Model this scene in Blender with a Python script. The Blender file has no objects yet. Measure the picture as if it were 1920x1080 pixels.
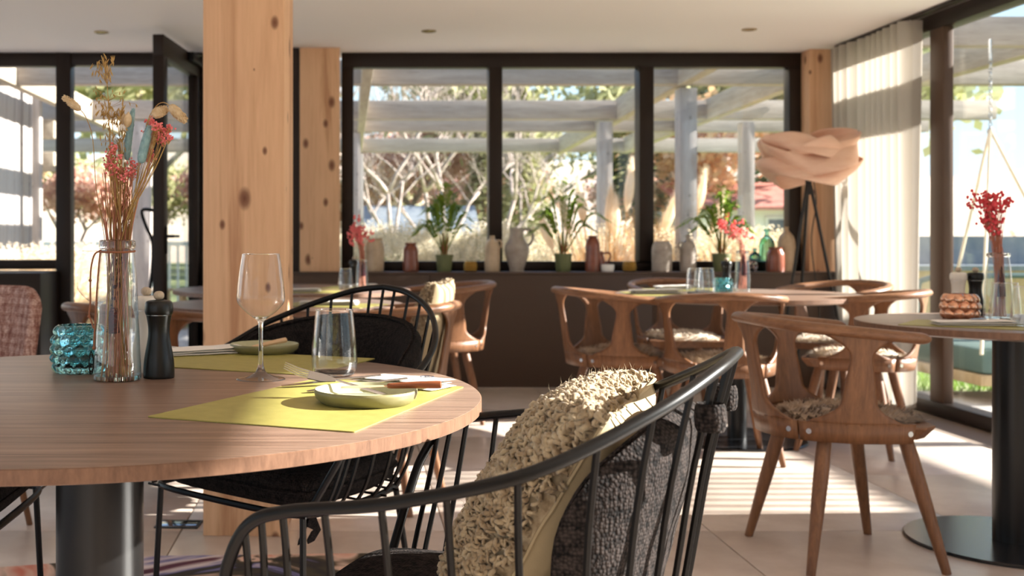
import bpy, bmesh, math, random
from mathutils import Vector, Matrix, noise
R = random.Random(7)
scene = bpy.context.scene
COL = scene.collection
PI = math.pi

# ------------------------------------------------------------------ camera, sky, sun, exposure
F, CX, CY, EYE = 2100.0, 655.0, 446.0, 1.03      # focal length and principal point (1920x1080 frame), eye height in metres
TT = 0.745                                       # table-top height
cam = bpy.data.cameras.new('camera')
cam.sensor_fit = 'HORIZONTAL'; cam.sensor_width = 36
cam.lens = F * 36 / 1920
cam.shift_x = (960 - CX) / 1920
cam.shift_y = (CY - 540) / 1920
cam.clip_end = 400
cam.dof.use_dof = True
cam.dof.focus_distance = 1.9
cam.dof.aperture_fstop = 6.3
camo = bpy.data.objects.new('camera', cam); COL.objects.link(camo)
camo.location = (0, 0, EYE); camo.rotation_euler = (PI / 2, 0, 0)
scene.camera = camo

SUN_EL = math.radians(22.3)
w = bpy.data.worlds.new('sky'); scene.world = w; w.use_nodes = True
nt = w.node_tree; nt.nodes.clear()
# clear blue autumn sky: paler towards the horizon, the same all the way round
tcw = nt.nodes.new('ShaderNodeTexCoord'); sep = nt.nodes.new('ShaderNodeSeparateXYZ'); sky = nt.nodes.new('ShaderNodeValToRGB')
for p_, c_ in ((.03, (.80, .93, 1.0, 1)), (.16, (.58, .84, 1.0, 1)), (.45, (.42, .63, .97, 1))):
    e_ = sky.color_ramp.elements.new(p_); e_.color = c_
sky.color_ramp.elements[0].color = (.86, .92, .94, 1); sky.color_ramp.elements[-1].color = (.30, .48, .9, 1)
bg = nt.nodes.new('ShaderNodeBackground'); bg.inputs['Strength'].default_value = 0.60
wo = nt.nodes.new('ShaderNodeOutputWorld')
nt.links.new(tcw.outputs['Generated'], sep.inputs[0]); nt.links.new(sep.outputs['Z'], sky.inputs[0])
nt.links.new(sky.outputs[0], bg.inputs[0]); nt.links.new(bg.outputs[0], wo.inputs[0])
sl = bpy.data.lights.new('sun', 'SUN'); sl.energy = 10.5; sl.angle = math.radians(0.53); sl.color = (1, .95, .88)
so = bpy.data.objects.new('sun', sl); COL.objects.link(so)
so.rotation_euler = Vector((-math.cos(SUN_EL), -0.03, -math.sin(SUN_EL))).to_track_quat('-Z', 'Y').to_euler()
so.location = (12, 2, 8)
scene.view_settings.view_transform = 'Standard'
scene.view_settings.look = 'None'
scene.view_settings.gamma = 1
scene.view_settings.use_curve_mapping = False
scene.view_settings.exposure = 1.38
cy = scene.cycles
cy.max_bounces = 10; cy.diffuse_bounces = 5; cy.glossy_bounces = 5; cy.transmission_bounces = 10; cy.transparent_max_bounces = 24
cy.use_denoising = True; cy.sample_clamp_indirect = 8.0

# ------------------------------------------------------------------ helpers
def P(px, py, Y):                       # world point seen at that place at depth Y
    return Vector(((px - CX) / F * Y, Y, EYE - (py - CY) / F * Y))
def G(px, py, z=0.0):                   # world point on the horizontal plane z
    Y = F * (EYE - z) / (py - CY)
    return Vector(((px - CX) / F * Y, Y, z))
def T(px, py): return G(px, py, TT)

class MB:
    def __init__(s): s.v = []; s.f = []; s.M = None
    def add(s, vs, fs):
        n = len(s.v)
        s.v.extend((s.M @ Vector(v)) if s.M else Vector(v) for v in vs)
        s.f.extend(tuple(i + n for i in f) for f in fs)
        return s
    def box(s, x0, x1, y0, y1, z0, z1, bev=0.0):
        if bev <= 0:
            return s.add([(x, y, z) for x in (x0, x1) for y in (y0, y1) for z in (z0, z1)],
                         [(0, 1, 3, 2), (4, 6, 7, 5), (0, 4, 5, 1), (2, 3, 7, 6), (0, 2, 6, 4), (1, 5, 7, 3)])
        bm = bmesh.new(); bmesh.ops.create_cube(bm, size=1)
        for q in bm.verts: q.co = Vector(((x0 + x1) / 2 + q.co.x * (x1 - x0), (y0 + y1) / 2 + q.co.y * (y1 - y0), (z0 + z1) / 2 + q.co.z * (z1 - z0)))
        bmesh.ops.bevel(bm, geom=bm.edges[:], offset=bev, segments=2, affect='EDGES', profile=.5)
        bm.verts.index_update()
        s.add([q.co.copy() for q in bm.verts], [tuple(q.index for q in f.verts) for f in bm.faces]); bm.free()
        return s
    def tube(s, pts, r, seg=8, closed=False, sx=1.0, sy=1.0, up=None):
        pts = [Vector(p) for p in pts]; n = len(pts)
        rs = r if isinstance(r, (list, tuple)) else [r] * n
        tang = []
        for i in range(n):
            a = pts[(i - 1) % n] if (closed or i > 0) else pts[i]
            b = pts[(i + 1) % n] if (closed or i < n - 1) else pts[i]
            t = (b - a); tang.append(t.normalized() if t.length > 1e-9 else Vector((0, 0, 1)))
        nrm = Vector(up) if up else (Vector((0, 0, 1)) if abs(tang[0].z) < .9 else Vector((1, 0, 0)))
        vs = []
        for i in range(n):
            t = tang[i]
            ref = Vector(up) if up else nrm
            nn = ref - t * ref.dot(t)
            if nn.length < 1e-6: nn = t.orthogonal()
            nrm = nn.normalized(); b = t.cross(nrm)
            for k in range(seg):
                a = 2 * PI * k / seg
                vs.append(pts[i] + (b * math.cos(a) * sx + nrm * math.sin(a) * sy) * rs[i])
        fs = []
        for i in range(n if closed else n - 1):
            for k in range(seg):
                a = i * seg + k; b = i * seg + (k + 1) % seg; j = (i + 1) % n
                fs.append((a, b, j * seg + (k + 1) % seg, j * seg + k))
        if not closed: fs.append(tuple(range(seg))[::-1]); fs.append(tuple((n - 1) * seg + k for k in range(seg)))
        return s.add(vs, fs)
    def lathe(s, prof, c=(0, 0, 0), seg=32):
        vs = []; rows = []
        for r, z in prof:
            if r < 1e-6: rows.append([len(vs)]); vs.append((c[0], c[1], c[2] + z))
            else:
                rows.append(list(range(len(vs), len(vs) + seg)))
                for k in range(seg):
                    a = 2 * PI * k / seg; vs.append((c[0] + r * math.cos(a), c[1] + r * math.sin(a), c[2] + z))
        fs = []
        for A, B in zip(rows, rows[1:]):
            if len(A) == 1 and len(B) == 1: continue
            for k in range(seg):
                k2 = (k + 1) % seg
                if len(A) == 1: fs.append((A[0], B[k2], B[k]))
                elif len(B) == 1: fs.append((A[k], A[k2], B[0]))
                else: fs.append((A[k], A[k2], B[k2], B[k]))
        return s.add(vs, fs)
    def grid(s, fn, nu, nv, cu=False, cv=False):
        U = nu if cu else nu + 1; V = nv if cv else nv + 1
        vs = [fn(i / nu, j / nv) for i in range(U) for j in range(V)]
        fs = []
        for i in range(nu):
            for j in range(nv):
                i2 = (i + 1) % U; j2 = (j + 1) % V
                fs.append((i * V + j, i2 * V + j, i2 * V + j2, i * V + j2))
        return s.add(vs, fs)
    def prism(s, poly, z0, z1, inset=0.0):
        n = len(poly); c = sum((Vector((p[0], p[1])) for p in poly), Vector((0, 0))) / n
        lo = [(c.x + (p[0] - c.x) * (1 - inset), c.y + (p[1] - c.y) * (1 - inset), z0) for p in poly]
        hi = [(p[0], p[1], z1) for p in poly]
        return s.add(lo + hi, [tuple(range(n))[::-1], tuple(range(n, 2 * n))] + [(i, (i + 1) % n, n + (i + 1) % n, n + i) for i in range(n)])
    def ball(s, c, rx, ry=None, rz=None, nu=10, nv=6):
        ry = rx if ry is None else ry; rz = rx if rz is None else rz; c = Vector(c)
        prof = [(math.sin(PI * j / nv), -math.cos(PI * j / nv)) for j in range(nv + 1)]
        m = MB().lathe([(max(0, a) if 0 < j < nv else 0, b) for j, (a, b) in enumerate(prof)], seg=nu)
        return s.add([c + Vector((v.x * rx, v.y * ry, v.z * rz)) for v in m.v], m.f)

def tag(o, label=None, cat=None, group=None, kind=None):
    if label: o['label'] = label
    if cat: o['category'] = cat
    if group: o['group'] = group
    if kind: o['kind'] = kind
    return o
def obj(name, mb, mat, parent=None, loc=None, rz=0.0, smooth=True, ang=40):
    me = bpy.data.meshes.new(name)
    me.from_pydata([tuple(v) for v in mb.v], [], mb.f)
    me.validate(); me.update()
    if smooth:
        me.polygons.foreach_set('use_smooth', [True] * len(me.polygons))
        me.set_sharp_from_angle(angle=math.radians(ang))
    me.materials.append(mat)
    o = bpy.data.objects.new(name, me); COL.objects.link(o)
    if parent: o.parent = parent
    if loc is not None: o.location = loc
    if rz: o.rotation_euler.z = rz
    return o
def thing(name, label, cat, loc=(0, 0, 0), rz=0.0, group=None):
    o = bpy.data.objects.new(name, None); COL.objects.link(o)
    o.empty_display_size = .05; o.location = loc; o.rotation_euler.z = rz
    return tag(o, label, cat, group)
def copy_tree(o, parent=None):
    c = o.copy(); COL.objects.link(c)
    if parent: c.parent = parent
    for ch in list(o.children): copy_tree(ch, c)
    return c
def dup(root, loc, rz=0.0, label=None, group=None):
    c = copy_tree(root); c.location = loc; c.rotation_euler = (0, 0, rz)
    if label: c['label'] = label
    if group: c['group'] = group
    return c
def link_copy(o, parent, loc, rz=0.0):
    c = o.copy(); COL.objects.link(c); c.parent = parent; c.location = loc; c.rotation_euler = (0, 0, rz); return c
def cat_spline(pts, n):                 # Catmull-Rom through points, n samples
    pts = [Vector(p) for p in pts]; m = len(pts); out = []
    for i in range(n):
        t = i / (n - 1) * (m - 1); k = min(int(t), m - 2); f = t - k
        p0, p1, p2, p3 = pts[max(k - 1, 0)], pts[k], pts[k + 1], pts[min(k + 2, m - 1)]
        out.append(.5 * ((2 * p1) + (p2 - p0) * f + (2 * p0 - 5 * p1 + 4 * p2 - p3) * f * f + (3 * p1 - p0 - 3 * p2 + p3) * f ** 3))
    return out

# ------------------------------------------------------------------ materials
def lin(r, g, b):
    f = lambda c: (c / 255 / 12.92) if c / 255 <= .04045 else ((c / 255 + .055) / 1.055) ** 2.4
    return (f(r), f(g), f(b), 1)
def new_mat(name):
    m = bpy.data.materials.new(name); m.use_nodes = True
    t = m.node_tree; b = t.nodes['Principled BSDF']
    return m, t, b
def N(t, typ, **kw):
    n = t.nodes.new(typ)
    for k, v in kw.items():
        if k in n.inputs: n.inputs[k].default_value = v
        else: setattr(n, k, v)
    return n
def coords(t, scale=(1, 1, 1), rot=(0, 0, 0)):
    tc = N(t, 'ShaderNodeTexCoord'); mp = N(t, 'ShaderNodeMapping')
    mp.inputs['Scale'].default_value = scale; mp.inputs['Rotation'].default_value = rot
    t.links.new(tc.outputs['Object'], mp.inputs['Vector']); return mp.outputs[0]
def ramp(t, fac, stops):
    r = N(t, 'ShaderNodeValToRGB')
    while len(r.color_ramp.elements) < len(stops): r.color_ramp.elements.new(.5)
    for e, (p, c) in zip(r.color_ramp.elements, stops): e.position = p; e.color = c
    t.links.new(fac, r.inputs[0]); return r.outputs[0]
def bump(t, b, h, strength=.3, dist=.002):
    n = N(t, 'ShaderNodeBump'); n.inputs['Strength'].default_value = strength; n.inputs['Distance'].default_value = dist
    t.links.new(h, n.inputs['Height']); t.links.new(n.outputs[0], b.inputs['Normal'])
def mat(name, c, rough=.5, metal=0.0, c2=None, nscale=8, stretch=(1, 1, 1), detail=4, lo=.35, hi=.65, bmp=0, bscale=200, bdist=.002, spec=.5, coat=0, sheen=0, trans=0):
    m, t, b = new_mat(name)
    b.inputs['Base Color'].default_value = c; b.inputs['Roughness'].default_value = rough; b.inputs['Metallic'].default_value = metal
    b.inputs['Specular IOR Level'].default_value = spec
    if coat: b.inputs['Coat Weight'].default_value = coat; b.inputs['Coat Roughness'].default_value = .1
    if sheen: b.inputs['Sheen Weight'].default_value = sheen
    if c2:
        n = N(t, 'ShaderNodeTexNoise', Scale=nscale, Detail=detail, Roughness=.6)
        t.links.new(coords(t, stretch), n.inputs['Vector'])
        t.links.new(ramp(t, n.outputs['Fac'], [(lo, c), (hi, c2)]), b.inputs['Base Color'])
    if bmp:
        n2 = N(t, 'ShaderNodeTexNoise', Scale=bscale, Detail=3)
        t.links.new(coords(t), n2.inputs['Vector']); bump(t, b, n2.outputs['Fac'], bmp, bdist)
    if trans:
        tr = N(t, 'ShaderNodeBsdfTranslucent'); tr.inputs[0].default_value = c
        mx = N(t, 'ShaderNodeMixShader'); mx.inputs[0].default_value = trans
        out = t.nodes['Material Output']
        t.links.new(b.outputs[0], mx.inputs[1]); t.links.new(tr.outputs[0], mx.inputs[2]); t.links.new(mx.outputs[0], out.inputs[0])
    return m
def wood(name, c1, c2, grain=(14, 14, .8), rough=.5, rot=(0, 0, 0), rings=0.0, knots=None, bmp=.15, spec=.4, fine=6.0):
    m, t, b = new_mat(name)
    v = coords(t, grain, rot)
    n = N(t, 'ShaderNodeTexNoise', Scale=1.0, Detail=6, Roughness=.65, Distortion=.6); t.links.new(v, n.inputs['Vector'])
    n2 = N(t, 'ShaderNodeTexNoise', Scale=fine, Detail=4, Roughness=.7); t.links.new(v, n2.inputs['Vector'])
    mixf = N(t, 'ShaderNodeMath', operation='MULTIPLY_ADD'); mixf.inputs[1].default_value = .4; t.links.new(n2.outputs['Fac'], mixf.inputs[0])
    base = n.outputs['Fac']
    if rings:
        mu = N(t, 'ShaderNodeMath', operation='MULTIPLY'); mu.inputs[1].default_value = rings; t.links.new(base, mu.inputs[0])
        sn = N(t, 'ShaderNodeMath', operation='SINE'); t.links.new(mu.outputs[0], sn.inputs[0])
        ad = N(t, 'ShaderNodeMath', operation='MULTIPLY_ADD'); ad.inputs[1].default_value = .22; ad.inputs[2].default_value = .35; t.links.new(sn.outputs[0], ad.inputs[0])
        base = ad.outputs[0]
    else:
        ad = N(t, 'ShaderNodeMath', operation='MULTIPLY_ADD'); ad.inputs[1].default_value = .9; ad.inputs[2].default_value = -.1; t.links.new(base, ad.inputs[0]); base = ad.outputs[0]
    t.links.new(base, mixf.inputs[2])
    col = ramp(t, mixf.outputs[0], [(.28, c1), (.8, c2)])
    if knots:
        sx = N(t, 'ShaderNodeSeparateXYZ'); t.links.new(coords(t, knots[0]), sx.inputs[0])
        ax_ = N(t, 'ShaderNodeMath', operation='ADD'); t.links.new(sx.outputs[0], ax_.inputs[0]); t.links.new(sx.outputs[1], ax_.inputs[1])
        cx_ = N(t, 'ShaderNodeCombineXYZ'); t.links.new(ax_.outputs[0], cx_.inputs[0]); t.links.new(sx.outputs[2], cx_.inputs[1])
        vo = N(t, 'ShaderNodeTexVoronoi', Scale=1.0); vo.voronoi_dimensions = '2D'; t.links.new(cx_.outputs[0], vo.inputs['Vector'])
        sr = N(t, 'ShaderNodeSeparateColor'); t.links.new(vo.outputs['Color'], sr.inputs[0])
        dv = N(t, 'ShaderNodeMath', operation='DIVIDE'); t.links.new(vo.outputs['Distance'], dv.inputs[0]); t.links.new(sr.outputs[0], dv.inputs[1])
        k = ramp(t, dv.outputs[0], [(0.0, (1, 1, 1, 1)), (knots[1], (.8, .8, .8, 1)), (knots[1] * 1.9, (0, 0, 0, 1))])
        mx = N(t, 'ShaderNodeMixRGB'); t.links.new(k, mx.inputs[0]); t.links.new(col, mx.inputs[1]); mx.inputs[2].default_value = knots[2]
        col = mx.outputs[0]
    t.links.new(col, b.inputs['Base Color'])
    b.inputs['Roughness'].default_value = rough; b.inputs['Specular IOR Level'].default_value = spec
    if bmp: bump(t, b, mixf.outputs[0], bmp, .001)
    return m
def thin_glass(name, tint=(1, 1, 1, 1), base=.035, power=4.0, rough=0.0, edge=1.0):
    m, t, b = new_mat(name); t.nodes.remove(b)
    lw = N(t, 'ShaderNodeLayerWeight'); lw.inputs['Blend'].default_value = .5
    pw = N(t, 'ShaderNodeMath', operation='POWER'); pw.inputs[1].default_value = power; t.links.new(lw.outputs['Facing'], pw.inputs[0])
    ma = N(t, 'ShaderNodeMath', operation='MULTIPLY_ADD'); ma.inputs[1].default_value = edge * (1 - base); ma.inputs[2].default_value = base; t.links.new(pw.outputs[0], ma.inputs[0])
    tr = N(t, 'ShaderNodeBsdfTransparent'); tr.inputs[0].default_value = tint
    gl = N(t, 'ShaderNodeBsdfGlossy'); gl.inputs['Roughness'].default_value = rough
    mx = N(t, 'ShaderNodeMixShader'); t.links.new(ma.outputs[0], mx.inputs[0]); t.links.new(tr.outputs[0], mx.inputs[1]); t.links.new(gl.outputs[0], mx.inputs[2])
    t.links.new(mx.outputs[0], t.nodes['Material Output'].inputs[0])
    return m
def solid_glass(name, c=(1, 1, 1, 1), ior=1.48, rough=0.0):
    m, t, b = new_mat(name)
    b.inputs['Base Color'].default_value = c; b.inputs['Roughness'].default_value = rough
    b.inputs['Transmission Weight'].default_value = 1; b.inputs['IOR'].default_value = ior
    return m
def weave(name, c1, c2, scale, rough=.9, bmp=.8):
    m, t, b = new_mat(name); v = coords(t)
    vo = N(t, 'ShaderNodeTexVoronoi', Scale=scale); vo.inputs['Randomness'].default_value = .55; t.links.new(v, vo.inputs['Vector'])
    n = N(t, 'ShaderNodeTexNoise', Scale=scale * .35, Detail=5, Roughness=.7); t.links.new(v, n.inputs['Vector'])
    sub = N(t, 'ShaderNodeMath', operation='MULTIPLY_ADD'); sub.inputs[1].default_value = -.45; t.links.new(vo.outputs['Distance'], sub.inputs[0]); t.links.new(n.outputs['Fac'], sub.inputs[2])
    t.links.new(ramp(t, sub.outputs[0], [(.12, c1), (.48, c2)]), b.inputs['Base Color'])
    b.inputs['Roughness'].default_value = rough; b.inputs['Specular IOR Level'].default_value = .15
    inv = N(t, 'ShaderNodeMath', operation='MULTIPLY'); inv.inputs[1].default_value = -1; t.links.new(vo.outputs['Distance'], inv.inputs[0])
    bump(t, b, inv.outputs[0], bmp, .003)
    return m

M = {}
M['spruce'] = wood('spruce', lin(178, 126, 88), lin(226, 182, 142), (5, 5, .32), .55, rings=15, knots=((6.3, 6.3, 3.6), .095, lin(110, 62, 38)), bmp=.05, fine=9)
M['oak_table'] = wood('oak_table', lin(70, 49, 39), lin(160, 132, 114), (2.2, 60, 20), .36, rot=(0, 0, -.35), bmp=.4, spec=.5, fine=3.5)
M['oak_edge'] = wood('oak_edge', lin(88, 61, 45), lin(132, 98, 76), (30, 90, 12), .45, rot=(0, 0, -.35), bmp=.2)
M['oak_chair'] = wood('oak_chair', lin(84, 53, 33), lin(142, 98, 66), (46, 46, 3.2), .42, bmp=.15)
M['oak_rail'] = wood('oak_rail', lin(92, 60, 40), lin(154, 110, 78), (10, 10, 40), .38, bmp=.12)
M['black_metal'] = mat('black_metal', (.006, .0052, .0048, 1), .36, 0, spec=.2)
M['black_steel'] = mat('black_steel', (.009, .0085, .0085, 1), .3, .25, spec=.4)
M['base_steel'] = mat('base_steel', (.02, .02, .022, 1), .22, .3)
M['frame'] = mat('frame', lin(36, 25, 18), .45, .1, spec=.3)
M['frame_lit'] = mat('frame_lit', lin(84, 64, 50), .45, .1, spec=.3)  # lighter copy of frame: grazing sunlight on the posts put into the colour
M['wall_brown'] = mat('wall_brown', lin(74, 55, 43), .48, 0, spec=.4)
M['ceiling'] = mat('ceiling', lin(246, 240, 236), .9)
M['white'] = mat('white', lin(238, 236, 232), .7)
M['plaster'] = mat('plaster', lin(226, 216, 204), .9)
M['tile'] = mat('tile', lin(198, 180, 166), .34, 0, c2=lin(216, 200, 187), nscale=5, detail=6, bmp=.04, bscale=60, spec=.5)
M['grout'] = mat('grout', lin(128, 112, 98), .9)
M['pane'] = thin_glass('pane', (.97, .98, .98, 1), .04, 5)
M['glass'] = thin_glass('glass', (.99, .993, .993, 1), .03, 3.0, edge=.95)
M['vase_glass'] = thin_glass('vase_glass', (.93, .965, .955, 1), .06, 2.2, edge=.9)
M['stem_glass'] = solid_glass('stem_glass', (1, 1, 1, 1), 1.48)
M['teal_glass'] = solid_glass('teal_glass', (.33, .70, .76, 1), 1.42, .02)
M['copper_glass'] = mat('copper_glass', lin(228, 176, 146), .06, .9)
M['gold_glass'] = mat('gold_glass', lin(176, 140, 70), .15, .8)
M['pink_glass'] = solid_glass('pink_glass', (.95, .8, .78, 1), 1.4, .05)
M['bottle_green'] = solid_glass('bottle_green', (.25, .6, .52, 1), 1.4, .03)
M['mat'] = mat('mat', lin(154, 146, 76), .5, 0, c2=lin(164, 156, 84), nscale=30, bmp=.35, bscale=520, bdist=.0008)
M['mat_edge'] = mat('mat_edge', lin(92, 84, 40), .6)
M['plate'] = mat('plate', lin(186, 184, 150), .38, 0, c2=lin(172, 172, 136), nscale=40, bmp=.05, bscale=300)
M['plate_out'] = mat('plate_out', lin(116, 112, 74), .4, 0, c2=lin(136, 130, 92), nscale=14)
M['steel'] = mat('steel', lin(200, 198, 196), .22, 1)
M['cloth_white'] = mat('cloth_white', lin(236, 232, 226), .85, 0, bmp=.2, bscale=700, bdist=.0006)
M['ink'] = mat('ink', lin(40, 46, 66), .8)
M['knife_wood'] = wood('knife_wood', lin(96, 48, 26), lin(150, 84, 50), (10, 60, 60), .35, bmp=.05)
M['pale_wood'] = wood('pale_wood', lin(188, 150, 112), lin(222, 190, 152), (10, 60, 60), .5, bmp=.05)
M['tweed'] = weave('tweed', lin(10, 8, 8), lin(60, 52, 49), 205)
M['tweed_black'] = weave('tweed_black', lin(8, 7, 7), lin(40, 34, 32), 230)
M['shag'] = mat('shag', lin(124, 104, 78), .95, 0, c2=lin(178, 160, 130), nscale=60, sheen=.2)
M['canvas'] = mat('canvas', lin(164, 146, 114), .9, 0, bmp=.4, bscale=900, bdist=.0006)
M['sheep_brown'] = mat('sheep_brown', lin(134, 112, 92), .95, 0, c2=lin(176, 154, 132), nscale=22, stretch=(1, 1, 1), sheen=.2)
M['sheep_white'] = mat('sheep_white', lin(222, 208, 188), .95, 0, c2=lin(196, 176, 152), nscale=16, sheen=.2)
M['pink_tweed'] = weave('pink_tweed', lin(150, 112, 102), lin(214, 184, 172), 120)
def plaid(m, k, dark):
    t = m.node_tree; b = t.nodes['Principled BSDF']; src = b.inputs['Base Color'].links[0].from_socket
    for direction in ('X', 'Y', 'Z'):
        wv = N(t, 'ShaderNodeTexWave', Scale=k, Distortion=.8); wv.bands_direction = direction; wv.inputs['Detail Scale'].default_value = 3
        t.links.new(coords(t), wv.inputs['Vector'])
        mx = N(t, 'ShaderNodeMixRGB'); mx.blend_type = 'MULTIPLY'; mx.inputs[2].default_value = dark
        t.links.new(ramp(t, wv.outputs['Fac'], [(.62, (0, 0, 0, 1)), (.8, (1, 1, 1, 1))]), mx.inputs[0]); t.links.new(src, mx.inputs[1]); src = mx.outputs[0]
    t.links.new(src, b.inputs['Base Color'])
plaid(M["pink_tweed"], 9, (.84, .76, .74, 1))
M['leather_cord'] = mat('leather_cord', lin(150, 92, 62), .6)
M['mill_black'] = mat('mill_black', (.007, .0065, .006, 1), .32, 0, spec=.35)
M['mill_white'] = mat('mill_white', lin(228, 222, 212), .35)
M['bead'] = mat('bead', lin(190, 172, 150), .5)
M['stoneware'] = mat('stoneware', lin(186, 168, 146), .45, 0, c2=lin(160, 142, 120), nscale=12, spec=.5)
M['stone_tan'] = mat('stone_tan', lin(198, 176, 148), .4, 0, c2=lin(176, 152, 124), nscale=14)
M['stone_grey'] = mat('stone_grey', lin(176, 166, 156), .42, 0, c2=lin(150, 138, 126), nscale=14)
M['terracotta'] = mat('terracotta', lin(140, 78, 56), .3, 0, c2=lin(112, 58, 40), nscale=14, coat=.3)
M['pot_green'] = mat('pot_green', lin(104, 110, 70), .5)
M['soil'] = mat('soil', lin(60, 44, 34), .95)
M['palm'] = mat('palm', lin(124, 156, 58), .5, 0, c2=lin(178, 190, 84), nscale=9, trans=.5)
M['palm_stem'] = mat('palm_stem', lin(140, 76, 40), .6, 0, c2=lin(120, 130, 60), nscale=9)
M['pink'] = mat('pink', lin(250, 156, 154), .8, 0, c2=lin(240, 120, 124), nscale=60, trans=.3)
M['red_bloom'] = mat('red_bloom', lin(232, 74, 88), .8, 0, c2=lin(232, 96, 100), nscale=60, trans=.25)
M['straw'] = mat('straw', lin(196, 168, 112), .7, 0, c2=lin(172, 132, 78), nscale=30, trans=.2)
M['oat'] = mat('oat', lin(176, 134, 66), .7, 0, c2=lin(206, 172, 110), nscale=60, trans=.25)
M['pink_stem'] = mat('pink_stem', lin(214, 146, 124), .7, 0, c2=lin(186, 120, 92), nscale=30, trans=.2)
M['blue_tail'] = mat('blue_tail', lin(176, 208, 212), .9, 0, c2=lin(148, 186, 192), nscale=120, trans=.2)
M['cream_tail'] = mat('cream_tail', lin(232, 212, 178), .9, 0, c2=lin(206, 176, 130), nscale=90, trans=.25)
M['plum'] = mat('plum', lin(84, 26, 36), .9, 0, spec=.1, c2=lin(48, 18, 22), nscale=60)
M['veneer'] = wood('veneer', lin(226, 176, 148), lin(242, 206, 182), (4, 4, 26), .45, bmp=.03)
M['curtain'] = mat('curtain', lin(190, 181, 169), .9, 0, bmp=.15, bscale=500, bdist=.0008, trans=.36)
M['weathered'] = wood('weathered', lin(128, 116, 106), lin(176, 164, 152), (2.2, 26, 26), .8, bmp=.2)
M['weathered_y'] = wood('weathered_y', lin(132, 120, 104), lin(180, 168, 150), (26, 2.2, 26), .8, bmp=.2)
M['weathered_z'] = wood('weathered_z', lin(138, 130, 124), lin(178, 170, 164), (26, 26, 2.0), .8, knots=((9, 9, 5), .06, lin(110, 104, 100)), bmp=.2)
M['paving'] = mat('paving', lin(206, 198, 188), .8, 0, c2=lin(184, 176, 166), nscale=6)
M['lawn'] = mat('lawn', lin(122, 134, 78), .9, 0, c2=lin(164, 168, 112), nscale=3, detail=8)
M['blade'] = mat('blade', lin(110, 146, 52), .7, 0, c2=lin(160, 178, 84), nscale=4, trans=.3)
M['grass_dull'] = mat('grass_dull', lin(150, 146, 104), .8, 0, c2=lin(112, 120, 84), nscale=3, trans=.3)
M['white_grass'] = mat('white_grass', lin(236, 226, 200), .8, 0, c2=lin(206, 184, 140), nscale=3, trans=.35)
M['tan_grass'] = mat('tan_grass', lin(222, 170, 110), .8, 0, c2=lin(240, 206, 156), nscale=3, trans=.35)
M['plume'] = mat('plume', lin(250, 236, 212), .9, 0, c2=lin(238, 214, 180), nscale=6, trans=.35)
M['bark'] = mat('bark', lin(136, 120, 110), .9, 0, c2=lin(190, 174, 164), nscale=4, bmp=.4, bscale=30)
M['leaf_autumn'] = mat('leaf_autumn', lin(214, 172, 128), .8, 0, c2=lin(236, 208, 172), nscale=.9, trans=.5)
M['leaf_rust'] = mat('leaf_rust', lin(206, 160, 138), .8, 0, c2=lin(232, 200, 184), nscale=.9, trans=.5)
M['leaf_green'] = mat('leaf_green', lin(96, 124, 92), .8, 0, c2=lin(150, 164, 112), nscale=.9, trans=.3)
M['leaf_olive'] = mat('leaf_olive', lin(166, 168, 118), .8, 0, c2=lin(208, 202, 152), nscale=.9, trans=.5)
M['hill'] = mat('hill', lin(204, 176, 156), .95, 0, c2=lin(218, 200, 170), nscale=.12, detail=8)
M['house_white'] = mat('house_white', lin(226, 228, 224), .8)
M['roof_red'] = mat('roof_red', lin(164, 92, 78), .8, 0, c2=lin(190, 122, 104), nscale=8)
M['dark_glass'] = mat('dark_glass', lin(60, 72, 78), .08, 0, spec=.7)
M['rope'] = mat('rope', lin(226, 212, 186), .9, 0, bmp=.5, bscale=160)
M['chain'] = mat('chain', lin(190, 190, 188), .25, 1)
M['swing_green'] = mat('swing_green', lin(92, 112, 104), .85)
M['tube_green'] = mat('tube_green', lin(84, 104, 98), .4, .3)
M['fence_tan'] = wood('fence_tan', lin(170, 142, 104), lin(206, 180, 140), (20, 20, 2), .8, bmp=.1)
M['slate'] = mat('slate', lin(104, 114, 124), .8, 0, c2=lin(130, 136, 140), nscale=4)
M['spot_metal'] = mat('spot_metal', lin(120, 92, 62), .35, 1)
M['floor_box'] = mat('floor_box', lin(160, 170, 180), .12, 1)
M['lamp_black'] = mat('lamp_black', (.015, .014, .014, 1), .4, .3)
# ------------------------------------------------------------------ the room
BW = 7.70          # face of the low wall under the back window
WY = 7.98          # plane of the back glazing
XR = 3.45          # plane of the right glazing
CZ = 2.345         # ceiling
SILL = .7955
def struct(name, mb, mat_, parent=None, **k):
    o = obj(name, mb, mat_, parent, **k)
    if parent is None: o['kind'] = 'structure'
    return o
def aim_struct(name):
    e = bpy.data.objects.new(name, None); COL.objects.link(e); e['kind'] = 'structure'; return e

floor = struct('floor', MB().box(-5.6, XR + .1, -3.2, WY + .1, -.2, -.011), M['grout'])
tb = MB().box(0, .925, 0, .925, -.012, 0, .0015)
tile0 = obj('tile', tb, M['tile'], floor)
first = True
for i in range(-5, 4):
    for j in range(-1, 9):
        x, y = -.592 + .93 * i, 3.94 - .93 * 4 + .93 * j
        if x + .93 > XR + .6 or y > WY: continue
        if first: tile0.location = (x + .0025, y + .0025, 0); first = False
        else:
            c = tile0.copy(); COL.objects.link(c); c.location = (x + .0025, y + .0025, 0)
struct('ceiling', MB().box(-5.6, XR + .12, -3.2, WY + .2, CZ, CZ + .2), M['ceiling'])
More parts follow.
